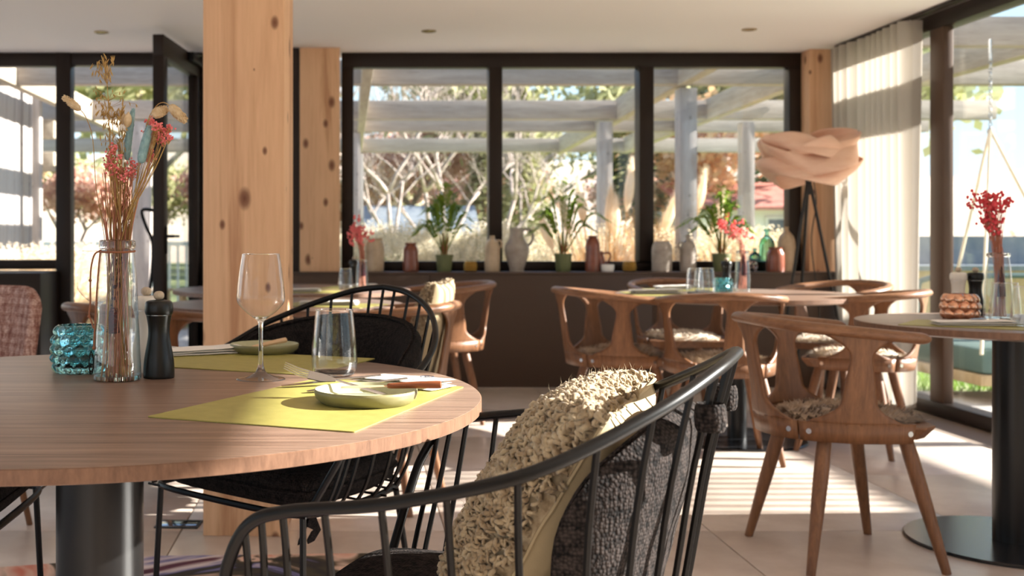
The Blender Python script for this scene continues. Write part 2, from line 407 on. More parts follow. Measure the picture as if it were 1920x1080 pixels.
# left side of the room and the wall behind the camera, both out of frame: wall with glazing openings
wl = struct('wall_left', MB().box(-5.7, -5.6, -3.2, WY + .1, 0, .12).box(-5.7, -5.6, -3.2, WY + .1, 2.2, CZ).box(-5.7, -5.6, 2.9, 3.3, .12, 2.2), M['plaster'])
wf = struct('wall_front', MB().box(-5.6, -4.4, -3.3, -3.2, 0, CZ).box(-.9, XR, -3.3, -3.2, 0, CZ).box(-4.4, -.9, -3.3, -3.2, 2.2, CZ), M['plaster'])
# low wall under the back window
wb = aim_struct('wall_back')
for a, b_ in ((-1.0, .55), (.553, 2.086), (2.089, XR)):
    obj('panel', MB().box(a, b_, BW, WY + .1, 0, SILL - .02, .002), M['wall_brown'], wb)
obj('sill_board', MB().box(-1.0, XR, BW - .004, WY + .1, SILL - .02, SILL, .002), M['wall_brown'], wb)
struct('trim_1', MB().box(-.42, -.35, BW + .05, WY + .1, SILL, CZ), M['frame'])
struct('trim_2', MB().box(3.36, XR + .05, BW + .13, WY + .1, SILL, CZ), M['frame'])
# back window: three lights
def pane_box(parent, x0, x1, y, z0, z1): return obj('pane', MB().box(x0, x1, y - .004, y + .004, z0, z1), M['pane'], parent, smooth=False)
def wx(px): return (px - CX) / F * WY
def wz(py): return EYE - (py - CY) / F * WY
win = aim_struct('window_1')
x0, x1, gz0, gz1 = wx(640), wx(1516), wz(490), wz(127)
obj('head', MB().box(x0, x1, WY - .03, WY + .08, gz1, CZ, .004), M['frame'], win)
obj('foot', MB().box(x0, x1, WY - .03, WY + .08, SILL, gz0, .004), M['frame'], win)
for a, b_ in ((640, 663), (1477, 1516)): obj('jamb', MB().box(wx(a), wx(b_), WY - .03, WY + .08, gz0, gz1, .004), M['frame'], win)
for a, b_ in ((915, 940), (1195, 1222)): obj('mullion', MB().box(wx(a), wx(b_), WY - .06, WY + .08, gz0, gz1, .004), M['frame'], win)
for a, b_ in ((663, 915), (940, 1195), (1222, 1477)): pane_box(win, wx(a), wx(b_), WY + .02, gz0, gz1)
# timber columns at both ends of the window
c1 = struct('pillar', MB().box((562 - CX) / F * 7.74, (637 - CX) / F * 7.74, 7.74, 7.93, SILL, CZ, .004), M['spruce'])
c2 = struct('pillar', MB().box((1518 - CX) / F * 7.8, (1569 - CX) / F * 7.8, 7.8, 7.95, SILL, CZ, .004), M['spruce'])
# big timber column in the middle of the room
big = struct('pillar', MB().box(0, .2815, 0, .30, 0, CZ, .003), M['spruce'])
big.location = (-.506, 3.872, 0); big.rotation_euler.z = -math.radians(3)
# left glazing: fixed light, post, door opening
win2 = aim_struct('window_2')
lx = lambda px: (px - CX) / F * WY
obj('head', MB().box(-3.6, lx(107), WY - .03, WY + .06, wz(125), CZ, .004), M['frame'], win2)
obj('foot', MB().box(-3.6, lx(107), WY - .03, WY + .06, wz(505), wz(487), .004), M['frame'], win2)
obj('jamb', MB().box(lx(107), lx(135), WY - .04, WY + .08, 0, CZ, .004), M['frame'], win2)
pane_box(win2, -3.55, lx(107), WY + .02, wz(487), wz(125))
struct('wall_left_low', MB().box(-3.6, lx(112), WY - .5, WY + .1, 0, wz(505) - .01, .006), M['frame'])
dr = aim_struct('door_1')
obj('head', MB().box(lx(135), -.98, WY - .03, WY + .06, wz(124), CZ, .004), M['frame'], dr)
obj('jamb', MB().box(-1.07, -.98, WY - .04, WY + .08, 0, wz(124), .004), M['frame'], dr)
obj('threshold', MB().box(lx(135), -1.07, WY - .03, WY + .06, 0, .015, .003), M['frame'], dr)
win5 = aim_struct('window_5')
obj('head', MB().box(-.98, -.42, WY - .03, WY + .06, wz(124), CZ, .004), M['frame'], win5)
obj('foot', MB().box(-.98, -.42, WY - .03, WY + .06, SILL, wz(490), .004), M['frame'], win5)
pane_box(win5, -.98, -.42, WY + .02, wz(490), wz(124))
# the open leaf, hinged at the right jamb and swung into the room
leaf = obj('door_leaf', MB().box(0, 1.02, -.035, .035, .02, .12, .004).box(0, 1.02, -.035, .035, 2.16, 2.29, .004).box(0, .1, -.035, .035, .12, 2.16, .004).box(.92, 1.02, -.035, .035, .12, 2.16, .004), M['frame'], dr, loc=(-1.085, 7.94, 0), rz=math.radians(264.5))
obj('door_pane', MB().box(.1, .92, -.004, .004, .12, 2.16), M['pane'], leaf, smooth=False)
obj('lever_handle', MB().box(.955, .985, .035, .045, .93, 1.1, .003).tube([(.97, .04, 1.04), (.97, .085, 1.04)], .01).tube([(.975, .085, 1.04), (.84, .085, 1.04)], .009), M['black_metal'], leaf)
obj('pull_handle', MB().tube(cat_spline([(.99, -.03, 1.2), (.99, -.11, 1.2), (.985, -.085, 1.1), (.985, -.045, 1.0), (.985, -.05, .8), (.985, -.07, .62), (.985, -.03, .55)], 30), .011), M['black_metal'], leaf)
obj('door_closer', MB().box(.1, .42, .035, .08, 2.22, 2.28, .004).tube([(.3, .06, 2.28), (.05, .1, 2.3)], .008), M['black_metal'], leaf)

# right glazing, running towards the camera
def ry(px): return F * XR / (px - CX)
win3 = aim_struct('window_3')
H0, H1 = .075, 2.25
obj('head', MB().box(XR - .03, XR + .08, 4.15, BW + .05, H1, CZ, .004), M['frame'], win3)
obj('foot', MB().box(XR - .04, XR + .08, 4.15, BW + .05, 0, H0, .004), M['frame'], win3)
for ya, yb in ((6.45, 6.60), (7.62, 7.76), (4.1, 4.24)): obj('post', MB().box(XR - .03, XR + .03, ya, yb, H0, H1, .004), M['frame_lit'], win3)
for ya, yb in ((4.24, 6.45), (6.60, 7.62)):
    obj('pane', MB().box(XR + .016, XR + .024, ya, yb, H0, H1), M['pane'], win3, smooth=False)
# solid stretch, then the near window light (out of frame, lights the near table)
struct('wall_right', MB().box(XR - .02, XR + .1, 2.47, 4.1, 0, CZ).box(XR - .02, XR + .1, -3.2, -2.4, 0, CZ), M['plaster'])
win4 = aim_struct('window_4')
obj('head', MB().box(XR - .03, XR + .08, -2.4, 2.47, H1, CZ, .004), M['frame'], win4)
obj('foot', MB().box(XR - .04, XR + .08, -2.4, 2.47, 0, H0, .004), M['frame'], win4)
for ya, yb in ((1.15, 1.23), (-.6, -.5)): obj('post', MB().box(XR - .05, XR + .09, ya, yb, H0, H1, .004), M['frame'], win4)
for ya, yb in ((1.23, 2.47), (-.5, 1.15), (-2.4, -.6)): obj('pane', MB().box(XR + .016, XR + .024, ya, yb, H0, H1), M['pane'], win4, smooth=False)

# curtain and its track
tr = obj('curtain_track', MB().box(3.315, 3.365, 5.0, 7.66, CZ - .022, CZ - .002, .003), M['frame'])
tag(tr, 'dark curtain track fixed to the ceiling along the glass wall', 'track')
rc = random.Random(3)
ph = [rc.uniform(-.5, .5) for _ in range(40)]
def cfn(u, v):
    y = 6.62 + u * 1.02
    k = u * 10.5; amp = .05 * (.55 + .45 * v) * (1 + .35 * math.sin(k * .7 + 1))
    a = k * 2 * PI + 1.1 * math.sin(k * 1.3) + .35 * (1 - v) * math.sin(k * 2.2)
    return (3.335 + amp * math.sin(a) - .012 * (1 - v) * math.sin(3 * u + 1), y + .012 * math.cos(a) * (1 - v * .3), .02 + v * (CZ - .045))
cu = thing('curtain', 'sheer off-white floor-length curtain gathered beside the timber column', 'curtain', (0, 0, 0))
obj('fabric', MB().grid(cfn, 240, 14), M['curtain'], cu, ang=180)
hk = MB()
for i in range(15): hk.box(3.33, 3.34, 6.62 + .035 + i * .068, 6.628 + .035 + i * .068, CZ - .03, CZ - .018)
obj('hooks', hk, M['white'], cu)

# downlights
for k, (px, py, lab) in enumerate(((190, 60, 'brass recessed downlight in the ceiling above the open glass door'), (804, 58, 'brass recessed downlight in the ceiling right of the big timber column'), (1405, 55, 'brass recessed downlight in the ceiling near the curtain'))):
    p = G(px, py, CZ)
    t = thing('ceiling_spotlight', lab, 'downlight', (p.x, p.y, CZ), group='recessed ceiling downlights')
    obj('trim_ring', MB().lathe([(.03, -.001), (.032, -.006), (.046, -.005), (.048, 0), (.03, 0)], seg=24), M['spot_metal'], t)
    obj('lens', MB().lathe([(0, -.002), (.03, -.002), (.03, .0)], seg=20), M['gold_glass'], t)

# floor box
fb = thing('floor_box', 'flat square steel floor outlet lid set in the tiles beside the big timber column', 'floor outlet', (-.612, 4.02, .0), math.radians(-4))
obj('lid', MB().box(-.07, .07, -.045, .045, 0, .006, .002), M['floor_box'], fb)
obj('rim', MB().box(-.078, .078, -.053, -.046, 0, .005).box(-.078, .078, .046, .053, 0, .005).box(-.078, -.071, -.046, .046, 0, .005).box(.071, .078, -.046, .046, 0, .005), M['black_steel'], fb)

# printed rug under the near table
m, t, b = new_mat('rug_print')
v = coords(t, (1, 1, 1))
n1 = N(t, 'ShaderNodeTexNoise', Scale=1.9, Detail=4, Distortion=1.3); t.links.new(v, n1.inputs['Vector'])
colr = ramp(t, n1.outputs['Fac'], [(.30, lin(30, 24, 30)), (.36, lin(98, 44, 62)), (.41, lin(224, 208, 206)), (.46, lin(120, 116, 160)), (.49, lin(36, 30, 32)), (.54, lin(70, 60, 40)), (.57, lin(226, 190, 170)), (.63, lin(206, 112, 88)), (.67, lin(232, 214, 190)), (.76, lin(110, 108, 70))])
t.links.new(colr, b.inputs['Base Color']); b.inputs['Roughness'].default_value = .9
M['rug'] = m
rug = obj('rug', MB().prism([(-1.25, 1.2), (.35, 1.2), (.25, 3.64), (-.62, 3.6), (-1.3, 3.42)], 0, .008), M['rug'])
tag(rug, 'thin rug with a dark printed flower pattern under the near round table', 'rug')
# ------------------------------------------------------------------ tables
def round_table(label, c, r, col_r, base_r, edge=.03, taper=.05, group='round oak restaurant tables'):
    t = thing('round_table', label, 'table', (c[0], c[1], 0), group=group)
    top = obj('tabletop', MB().lathe([(0, TT - .002), (r - .002, TT - .002), (r - .0015, TT)] + [(r, TT - .001)][:0] + [(0, TT)][:0], seg=96), M['oak_table'], t)
    bpy.data.objects.remove(top)
    obj('tabletop', MB().lathe([(0, TT - edge), (r - taper, TT - edge), (r - .001, TT - .022), (r - .001, TT - .0005), (r - .0035, TT), (0, TT)], seg=128), M['oak_table'], t)
    obj('edge_band', MB().lathe([(r - .002, TT - .022), (r + .0005, TT - .021), (r + .0005, TT - .002), (r - .002, TT - .0003)], seg=128), M['oak_edge'], t)
    obj('column', MB().lathe([(0, .012), (col_r, .012), (col_r, TT - edge - .006), (0, TT - edge - .006)], seg=40), M['black_steel'], t, ang=60)
    obj('mounting_plate', MB().box(-.2, .2, -.2, .2, TT - edge - .006, TT - edge - .0002), M['black_steel'], t)
    obj('base', MB().lathe([(0, 0), (base_r, 0), (base_r, .007), (base_r - .004, .011), (0, .012)], seg=72), M['base_steel'], t)
    return t
NT = (-.464, 2.085)                 # near table
NR = .705
round_table('large near round oak table on a thick black column', NT, NR, .08, .36)
T2 = (1.98, 5.72)
round_table('round oak table by the back window with the teal candle holder on it', T2, .605, .047, .34)
T3 = (2.24, 3.78)
round_table('round oak table with the copper candle holder, by the glass wall', T3, .49, .062, .335)
M1 = (-.32, 6.25)
round_table('round oak table by the low wall with one tumbler and a small coral vase', M1, .66, .047, .34)
M2 = (-.285, 4.86)
round_table('smaller round oak table just behind the big timber column', M2, .52, .047, .3)

# ------------------------------------------------------------------ bent-wood chair (local +X is forward, origin on the floor)
RAIL = [(-.318, 0, .770), (-.302, .105, .767), (-.23, .203, .758), (-.1, .262, .746), (.03, .272, .733), (.14, .258, .722)]
BAND = [(-.262, 0, 0), (-.247, .085, 0), (-.185, .165, 0), (-.085, .222, 0), (.02, .238, 0), (.1, .236, 0)]
RS, BS = cat_spline(RAIL, 61), cat_spline(BAND, 61)
def smp(arr, t):
    a = abs(t) * 60; i = min(int(a), 59); p = arr[i].lerp(arr[i + 1], a - i)
    return Vector((p.x, p.y if t >= 0 else -p.y, p.z))
ZB0, ZB1 = .402, .462
def shell(t, z):
    rt = smp(RS, t); bt = smp(BS, t); ztop = rt.z - .006
    v = (z - ZB0) / (ztop - ZB0)
    p = bt.lerp(rt, max(0, v) ** 1.05); return Vector((p.x, p.y, z))
def post_strip(mb, tc0, tc1, wl, wr, nz=26, nu=8, z0=None):
    # wl/wr: (bottom, neck, top) half widths to each side; the post runs from the band up to the rail
    for_side = []
    def wid(q, w):
        return w[1] + (w[3] - w[1]) * max(0, 1 - q / .7) + (w[0] - w[3]) * max(0, (.24 - q) / .24) ** 2.0 + (w[2] - w[1]) * max(0, (q - .74) / .26) ** 2.0
    def fn(u, q):
        t = tc0 + (tc1 - tc0) * q
        a = t - wid(q, wl); b = t + wid(q, wr)
        tt = a + (b - a) * u
        zt = smp(RS, tt).z - .004
        return shell(max(-1, min(1, tt)), ZB1 - .004 + (zt - ZB1 + .004) * q)
    mb.grid(fn, nu, nz)
def solidify(o, th):
    md = o.modifiers.new('thickness', 'SOLIDIFY'); md.thickness = th; md.offset = 0
def make_chair(name='wooden_armchair'):
    t = thing(name, 'x', 'chair', (0, 0, 0))
    seam = .335
    mb = MB(); mb.grid(lambda u, q: shell(-seam + 2 * seam * u, ZB0 + (ZB1 - ZB0) * q), 14, 2)
    post_strip(mb, 0, 0, (.33, .085, .24, .12), (.33, .085, .24, .12))
    solidify(obj('back_panel', mb, M['oak_chair'], t, ang=60), .013)
    for s in (1, -1):
        mb = MB()
        mb.grid(lambda u, q: shell(s * (seam + .012 + (1 - seam - .012) * u), ZB0 + (ZB1 - ZB0) * q), 16, 2)
        m2 = MB(); post_strip(m2, .655, .64, (.29, .05, .19, .125), (.27, .048, .19, .09))
        mb.add([(v.x, v.y * s, v.z) for v in m2.v], m2.f)
        solidify(obj('side_panel', mb, M['oak_chair'], t, ang=60), .013)
    # rail
    full = [Vector((p.x, -p.y, p.z)) for p in RS[:0:-1]] + list(RS)
    full = full[::2] if len(full) % 2 else full
    n = len(full); rad = []
    for i in range(n):
        d = min(i, n - 1 - i); rad.append(.55 if d == 0 else .86 if d == 1 else 1.0)
    obj('arm_rail', MB().tube(full, [.021 * r for r in rad], seg=12, sx=1.15, sy=.86, up=(0, 0, 1)), M['oak_rail'], t)
    # seat pan
    half = [smp(BS, i / 14) for i in range(15)]
    out = [(p.x * .965, p.y * .965) for p in half] + [(.15, .232), (.195, .2), (.212, .12), (.216, 0)]
    poly = out + [(x, -y) for x, y in out[::-1][1:-1]]
    poly = poly[::-1]
    obj('seat', MB().prism(poly, .408, .443, inset=.1).prism(poly, .443, .449), M['oak_chair'], t, ang=30)
    for (tx, ty, fx, fy) in ((-.13, .15, -.215, .232), (-.13, -.15, -.215, -.232), (.12, .155, .21, .236), (.12, -.155, .21, -.236)):
        pts = [Vector((tx, ty, .415)).lerp(Vector((fx, fy, 0)), k / 6) for k in range(7)]
        lg = obj('leg', MB().tube(pts, [.0215, .023, .0225, .021, .0185, .016, .0135], seg=12), M['oak_chair'], t)
    for s in (1, -1):
        for tt in (.285, .40, .95):
            p = shell(s * tt, .432); q = shell(s * (tt - .02), .432); r_ = shell(s * (tt + .02), .432)
            d = (r_ - q).normalized(); nrm = Vector((d.y, -d.x, 0)) * s
            if nrm.dot(Vector((p.x, p.y, 0))) < 0: nrm = -nrm
            c = p + nrm * .0065
            obj('screw', MB().tube([c, c + nrm * .002], .0085, seg=12), M['steel'], t)
    return t
def fur_pad(seed, r=.212, squash=.96, n=1500, length=.026):
    rr = random.Random(seed); mb = MB()
    ph_ = [rr.uniform(0, 6.28) for _ in range(4)]
    def edge(a): return r * (1 + .06 * math.sin(3 * a + ph_[0]) + .05 * math.sin(5 * a + ph_[1]) + .03 * math.sin(9 * a + ph_[2]))
    def surf(rho, a):
        e = edge(a) * rho
        h = .034 * (1 - rho ** 5) + .006 * noise.noise(Vector((math.cos(a) * rho * 5, math.sin(a) * rho * 5, seed)))
        return Vector((e * math.cos(a), e * math.sin(a) * squash, max(0.001, h)))
    mb.grid(lambda u, v: surf(max(.0, 1 - v), u * 2 * PI) if v < 1 else Vector((0, 0, .034)), 40, 10, cu=True)
    mb.grid(lambda u, v: Vector((surf(1, u * 2 * PI).x * (1 - v), surf(1, u * 2 * PI).y * (1 - v), .0005)), 40, 1, cu=True)
    f = MB()
    for _ in range(n):
        a = rr.uniform(0, 2 * PI); rho = math.sqrt(rr.random()) if rr.random() < .7 else rr.uniform(.86, 1)
        p = surf(rho, a) - Vector((0, 0, .002)); sw = noise.noise(Vector((p.x * 9, p.y * 9, seed))) * 4 + rr.uniform(-.7, .7)
        d = Vector((math.cos(sw), math.sin(sw), .55 + rr.random() * .5))
        if rho > .86: d = d * .6 + Vector((math.cos(a), math.sin(a), -.1))
        d.normalize(); L = length * rr.uniform(.6, 1.2); sd = d.cross(Vector((0, 0, 1))).normalized() * rr.uniform(.0025, .005)
        tip = p + d * L; tip.z = max(tip.z, .001)
        f.add([p - sd, p + sd, p + d * L * .55 + sd * .7, tip], [(0, 1, 2), (0, 2, 3)])
    return mb, f
fp = {}
def sheepskin(label, x, y, rz, kind, z=.449, scale=1.0):
    if kind not in fp:
        a, b_ = fur_pad(11 if kind == 'brown' else 23)
        mt = M['sheep_brown'] if kind == 'brown' else M['sheep_white']
        t = thing('sheepskin', label, 'seat pad', (0, 0, 0), group='sheepskin seat pads on the wooden armchairs')
        obj('hide', a, mt, t, ang=180)
        pile = obj('pile', b_, mt, t, ang=180); pile['kind'] = 'stuff'
        fp[kind] = t; c = t
    else: c = copy_tree(fp[kind])
    c['label'] = label; c.location = (x, y, z); c.rotation_euler = (0, 0, rz)
    return c
chair0 = None
def chair(x, y, fdeg, label, pad=None, padlabel=None, rot=0.0):
    global chair0
    a = math.radians(fdeg)
    if chair0 is None: chair0 = make_chair(); c = chair0
    else: c = copy_tree(chair0)
    c.location = (x, y, 0); c.rotation_euler = (0, 0, a); c['label'] = label; c['group'] = 'bent-wood oak armchairs'
    if pad: sheepskin(padlabel, x + .005 * math.cos(a), y + .005 * math.sin(a), a + rot, pad)
    return c
chair(1.606, 3.65, 3, 'nearest bent-wood oak armchair, standing at the table with the copper candle holder', 'brown', 'brown sheepskin on the nearest wooden armchair')
chair(1.36, 5.62, 4, 'bent-wood oak armchair at the left side of the table with the teal candle holder', 'brown', 'flat brown sheepskin on the wooden armchair left of the teal candle holder table', 1)
chair(1.74, 5.26, 84, 'bent-wood oak armchair with its back to the camera at the teal candle holder table', 'white', 'white sunlit sheepskin on the armchair with its back to the camera', 2)
chair(2.47, 5.48, 143, 'bent-wood oak armchair between the teal and the copper candle holder tables', 'white', 'white sunlit sheepskin on the armchair between the two right tables', .5)
chair(1.93, 6.52, 274, 'bent-wood oak armchair behind the teal candle holder table, against the low wall', 'white', 'rumpled white sheepskin on the armchair against the low wall', 4)
chair(2.72, 6.32, 212, 'bent-wood oak armchair in front of the floor lamp and curtain', 'white', 'white sheepskin on the armchair in front of the curtain', 3)
chair(.49, 6.36, 188, 'bent-wood oak armchair right of the rear table, near the low wall', 'brown', 'brown sheepskin on the armchair near the low wall, right of the rear table', 2.6)
chair(.10, 4.42, 160, 'bent-wood oak armchair holding the shaggy cream cushion behind the black wire chair')
chair(-.78, 4.40, 40, 'bent-wood oak armchair half hidden left of the big timber column')

# ------------------------------------------------------------------ black rod chair (local +X forward, u measured backwards from the front)
U0 = .2
RH = cat_spline([(.5, 0, .884), (.484, .1, .871), (.425, .215, .832), (.31, .315, .775), (.165, .355, .738), (.04, .36, .718), (-.012, .357, .698), (-.042, .348, .655), (-.06, .33, .6), (-.088, .262, .44)], 91)
NB = 62                                            # samples up to the front bend
RING = cat_spline([(.385, 0, .437), (.37, .11, .437), (.31, .2, .437), (.16, .25, .437), (0, .263, .437), (-.055, .261, .437), (-.09, .235, .437), (-.106, .16, .437), (-.11, 0, .437)], 81)
def loc(p, s=1): return Vector((U0 - p.x, p.y * s, p.z))
def make_rod_chair():
    t = thing('rod_armchair', 'x', 'chair', (0, 0, 0))
    rail = [loc(p, -1) for p in RH[:0:-1]] + [loc(p, 1) for p in RH]
    obj('rail', MB().tube(rail, .0078, seg=10), M['black_metal'], t)
    ring = [loc(p, 1) for p in RING] + [loc(p, -1) for p in RING[-2:0:-1]]
    obj('seat_ring', MB().tube(ring, .0075, seg=8, closed=True), M['black_metal'], t)
    grid = MB()
    for k in range(7):
        u = -.1 + .07 * k
        wv = .27 if u < .16 else .27 * math.sqrt(max(.05, 1 - ((u - .16) / .24) ** 2))
        grid.tube([(U0 - u, -wv, .437), (U0 - u, wv, .437)], .003, seg=6)
    obj('seat_support', grid, M['black_metal'], t)
    nr = 13
    for k in range(nr):
        for s in ((1,) if k == 0 else (1, -1)):
            a = k / (nr - .25)
            top = RH[int(a * 66)]; bot = RING[min(80, int(a * 50))]
            mid = top.lerp(bot, .6)
            outw = Vector((mid.x - .12, mid.y, 0)); outw = outw.normalized() if outw.length > 0 else outw
            pts = cat_spline([top, top.lerp(bot, .3) + outw * .002, top.lerp(bot, .68) + outw * .016, top.lerp(bot, .88) + outw * .014, bot], 14)
            obj('rod', MB().tube([loc(p, s) for p in pts], .0045, seg=6), M['black_metal'], t)
    for (u, wv, fu, fw) in ((-.082, .244, -.10, .262), (.3, .2, .37, .235)):
        for s in (1, -1):
            obj('leg', MB().tube([loc(Vector((u, wv, .437)), s), loc(Vector((u + (fu - u) * .5, wv + (fw - wv) * .5, .22)), s), loc(Vector((fu, fw, .004)), s)], .0075, seg=8), M['black_metal'], t)
            f = loc(Vector((fu, fw, .0)), s)
            obj('glide', MB().lathe([(0, 0), (.009, 0), (.01, .006), (.006, .012), (0, .012)], c=f, seg=10), M['black_steel'], t)
    return t
def seat_pad_mb():
    ring = [loc(p, 1) for p in RING] + [loc(p, -1) for p in RING[-2:0:-1]]
    c = Vector((U0 - .115, 0, 0)); n = len(ring)
    prof = [(.0, .0), (.90, .0), (.975, .014), (1.0, .036), (.985, .056), (.93, .070), (.6, .082), (.3, .084), (0, .084)]
    mb = MB(); rows = []
    def fn(u, v):
        i = u * n; k = int(i) % n; p = ring[k]; d = Vector((p.x - c.x, p.y - c.y, 0))
        j = v * (len(prof) - 1); a = min(int(j), len(prof) - 2); f = j - a
        rr_ = prof[a][0] * (1 - f) + prof[a + 1][0] * f; z = prof[a][1] * (1 - f) + prof[a + 1][1] * f
        wob = .004 * noise.noise(Vector((d.x * 8 * rr_, d.y * 8 * rr_, 2.0))) if z > .04 else 0
        return Vector((c.x, c.y, 0)) + d * rr_ * .985 + Vector((0, 0, z + wob))
    mb.grid(fn, n, 24, cu=True)
    pip = MB().tube([Vector((c.x, c.y, .036)) + Vector((p.x - c.x, p.y - c.y, 0)) * .992 for p in ring[::2]], .0035, seg=6, closed=True)
    return mb, pip
def back_pad_mb(span):
    def shell_pt(s, z):                         # s in -1..1 across the back, z height
        a = abs(s) * span
        top = RH[int(a * 66)]; bot = RING[min(80, int(a * 50))]
        f = a * 66 - int(a * 66); top = RH[int(a * 66)].lerp(RH[min(90, int(a * 66) + 1)], f)
        g = a * 50 - int(a * 50); bot = RING[int(a * 50)].lerp(RING[int(a * 50) + 1], g)
        v = (z - .437) / (top.z - .437)
        p = bot.lerp(top, v); q = loc(p, 1 if s >= 0 else -1); q.z = z
        return q
    zc, hz, wd = .655, .165, .98
    def face(sgn):
        def fn(u, v):
            a = u * 2 * PI; rho = 1 - v
            sx = math.copysign(abs(math.cos(a)) ** .8, math.cos(a)) * rho * wd; sz = math.copysign(abs(math.sin(a)) ** .9, math.sin(a)) * rho
            p = shell_pt(sx, zc + hz * sz)
            inn = Vector((U0 - .1 - p.x, -p.y, 0)).normalized()
            th = .03 * max(0, 1 - rho ** 6) ** .5
            return p + inn * (.046 + sgn * (th + .004 * noise.noise(Vector((sx * 3, sz * 3, sgn)))))
        return fn
    mb = MB(); mb.grid(face(1), 56, 12, cu=True); mb.grid(face(-1), 56, 12, cu=True)
    pip = []
    f = face(1)
    for i in range(56): pip.append(f(i / 56, 0.03) )
    return mb, MB().tube(pip, .0035, seg=6, closed=True)
def tie_mb(x, y, z):
    mb = MB(); rr_ = random.Random(5)
    for k in range(2):
        pts = cat_spline([(x, y, z), (x + .015 + .02 * k, y - .01, z - .02), (x + .03 - .05 * k, y - .012, z - .05), (x + .05 - .03 * k, y - .01, z - .075)], 8)
        mb.tube(pts, [.006, .009, .01, .009, .01, .008, .009, .004], seg=6, sx=1.4, sy=.3)
    return mb
spm, spp = seat_pad_mb(); BPD = (back_pad_mb(.40), back_pad_mb(.60))
rod0 = {}
RH_HIGH = RH
RH_LOW = [Vector((p.x, p.y, p.z - (.045 * min(1, max(0, (.34 - p.x) / .22)) if p.z > .6 else .045 * (p.z - .44) / .16))) for p in RH]   # arms low enough to go under the table top
def rod_chair(x, y, fdeg, label, tint, seatlabel, backlabel, tie=None, sc=(1, 1, 1), bp=0):
    global RH
    a = math.radians(fdeg); low = 'nearest' not in label
    if low not in rod0:
        RH = RH_LOW if low else RH_HIGH
        rod0[low] = make_rod_chair(); RH = RH_HIGH; c = rod0[low]
    else: c = copy_tree(rod0[low])
    c.location = (x, y, 0); c.rotation_euler = (0, 0, a); c['label'] = label; c['group'] = 'black rod armchairs around the near table'; c.scale = sc
    mt = M[tint]
    s = thing('seat_cushion', seatlabel, 'seat cushion', (x, y, .4455 * sc[2]), a, 'dark woven seat cushions'); s.scale = sc
    obj('pad', spm, mt, s, ang=180); obj('piping', spp, mt, s)
    if tie: obj('tie_ribbon', tie_mb(*tie), M['tweed_black'], s)
    if backlabel:
        s = thing('back_cushion', backlabel, 'back cushion', (x, y, 0), a, 'dark woven back cushions'); s.scale = sc
        bpm, bpp = BPD[1 if tie else 0]; obj('pad', bpm, mt, s, ang=180); obj('piping', bpp, mt, s)
        st = MB()
        for sg in ((1, -1) if not tie else ()):
            p = loc(RH[9], sg); q = p + Vector((.012, 0, -.06)); st = MB()
            st.tube([q + Vector((.016 * math.cos(a_), .004 * sg, .0) ) + Vector((0, .016 * math.sin(a_), 0)) for a_ in [2 * PI * k_ / 16 for k_ in range(16)]], .017, seg=8, closed=True, sx=.2, sy=1)
            obj('strap', st, mt, s)
    return c
fa = 157.0
A0 = Vector((.035, 1.625)); fdir = Vector((math.cos(math.radians(fa)), math.sin(math.radians(fa))))
ao = A0 - fdir * U0
rod_chair(ao.x, ao.y, fa, 'black rod armchair nearest the camera, holding the shaggy beige cushion', 'tweed', 'dark woven seat cushion on the rod armchair nearest the camera', 'grey tweed back cushion strapped inside the rod armchair nearest the camera')
fb_ = 229
fdir = Vector((math.cos(math.radians(fb_)), math.sin(math.radians(fb_))))
bo = Vector((.09, 2.93)) + fdir * .3 * .95
rod_chair(bo.x, bo.y, fb_, 'black rod armchair with an arched back across the near table', 'tweed_black', 'black woven seat cushion with a hanging tie, under the far edge of the near table', 'rounded black back cushion on the arched rod armchair across the near table', tie=(.19, .2, -.012), sc=(.95, .95, 1.02))
co = Vector((-.71, 2.36)) - Vector((1, 0)) * U0
rod_chair(co.x - .118, co.y + .06, 0, 'black rod armchair cut by the left picture edge, under the near table', 'tweed_black', 'black woven seat cushion on the rod armchair cut by the left picture edge', None)

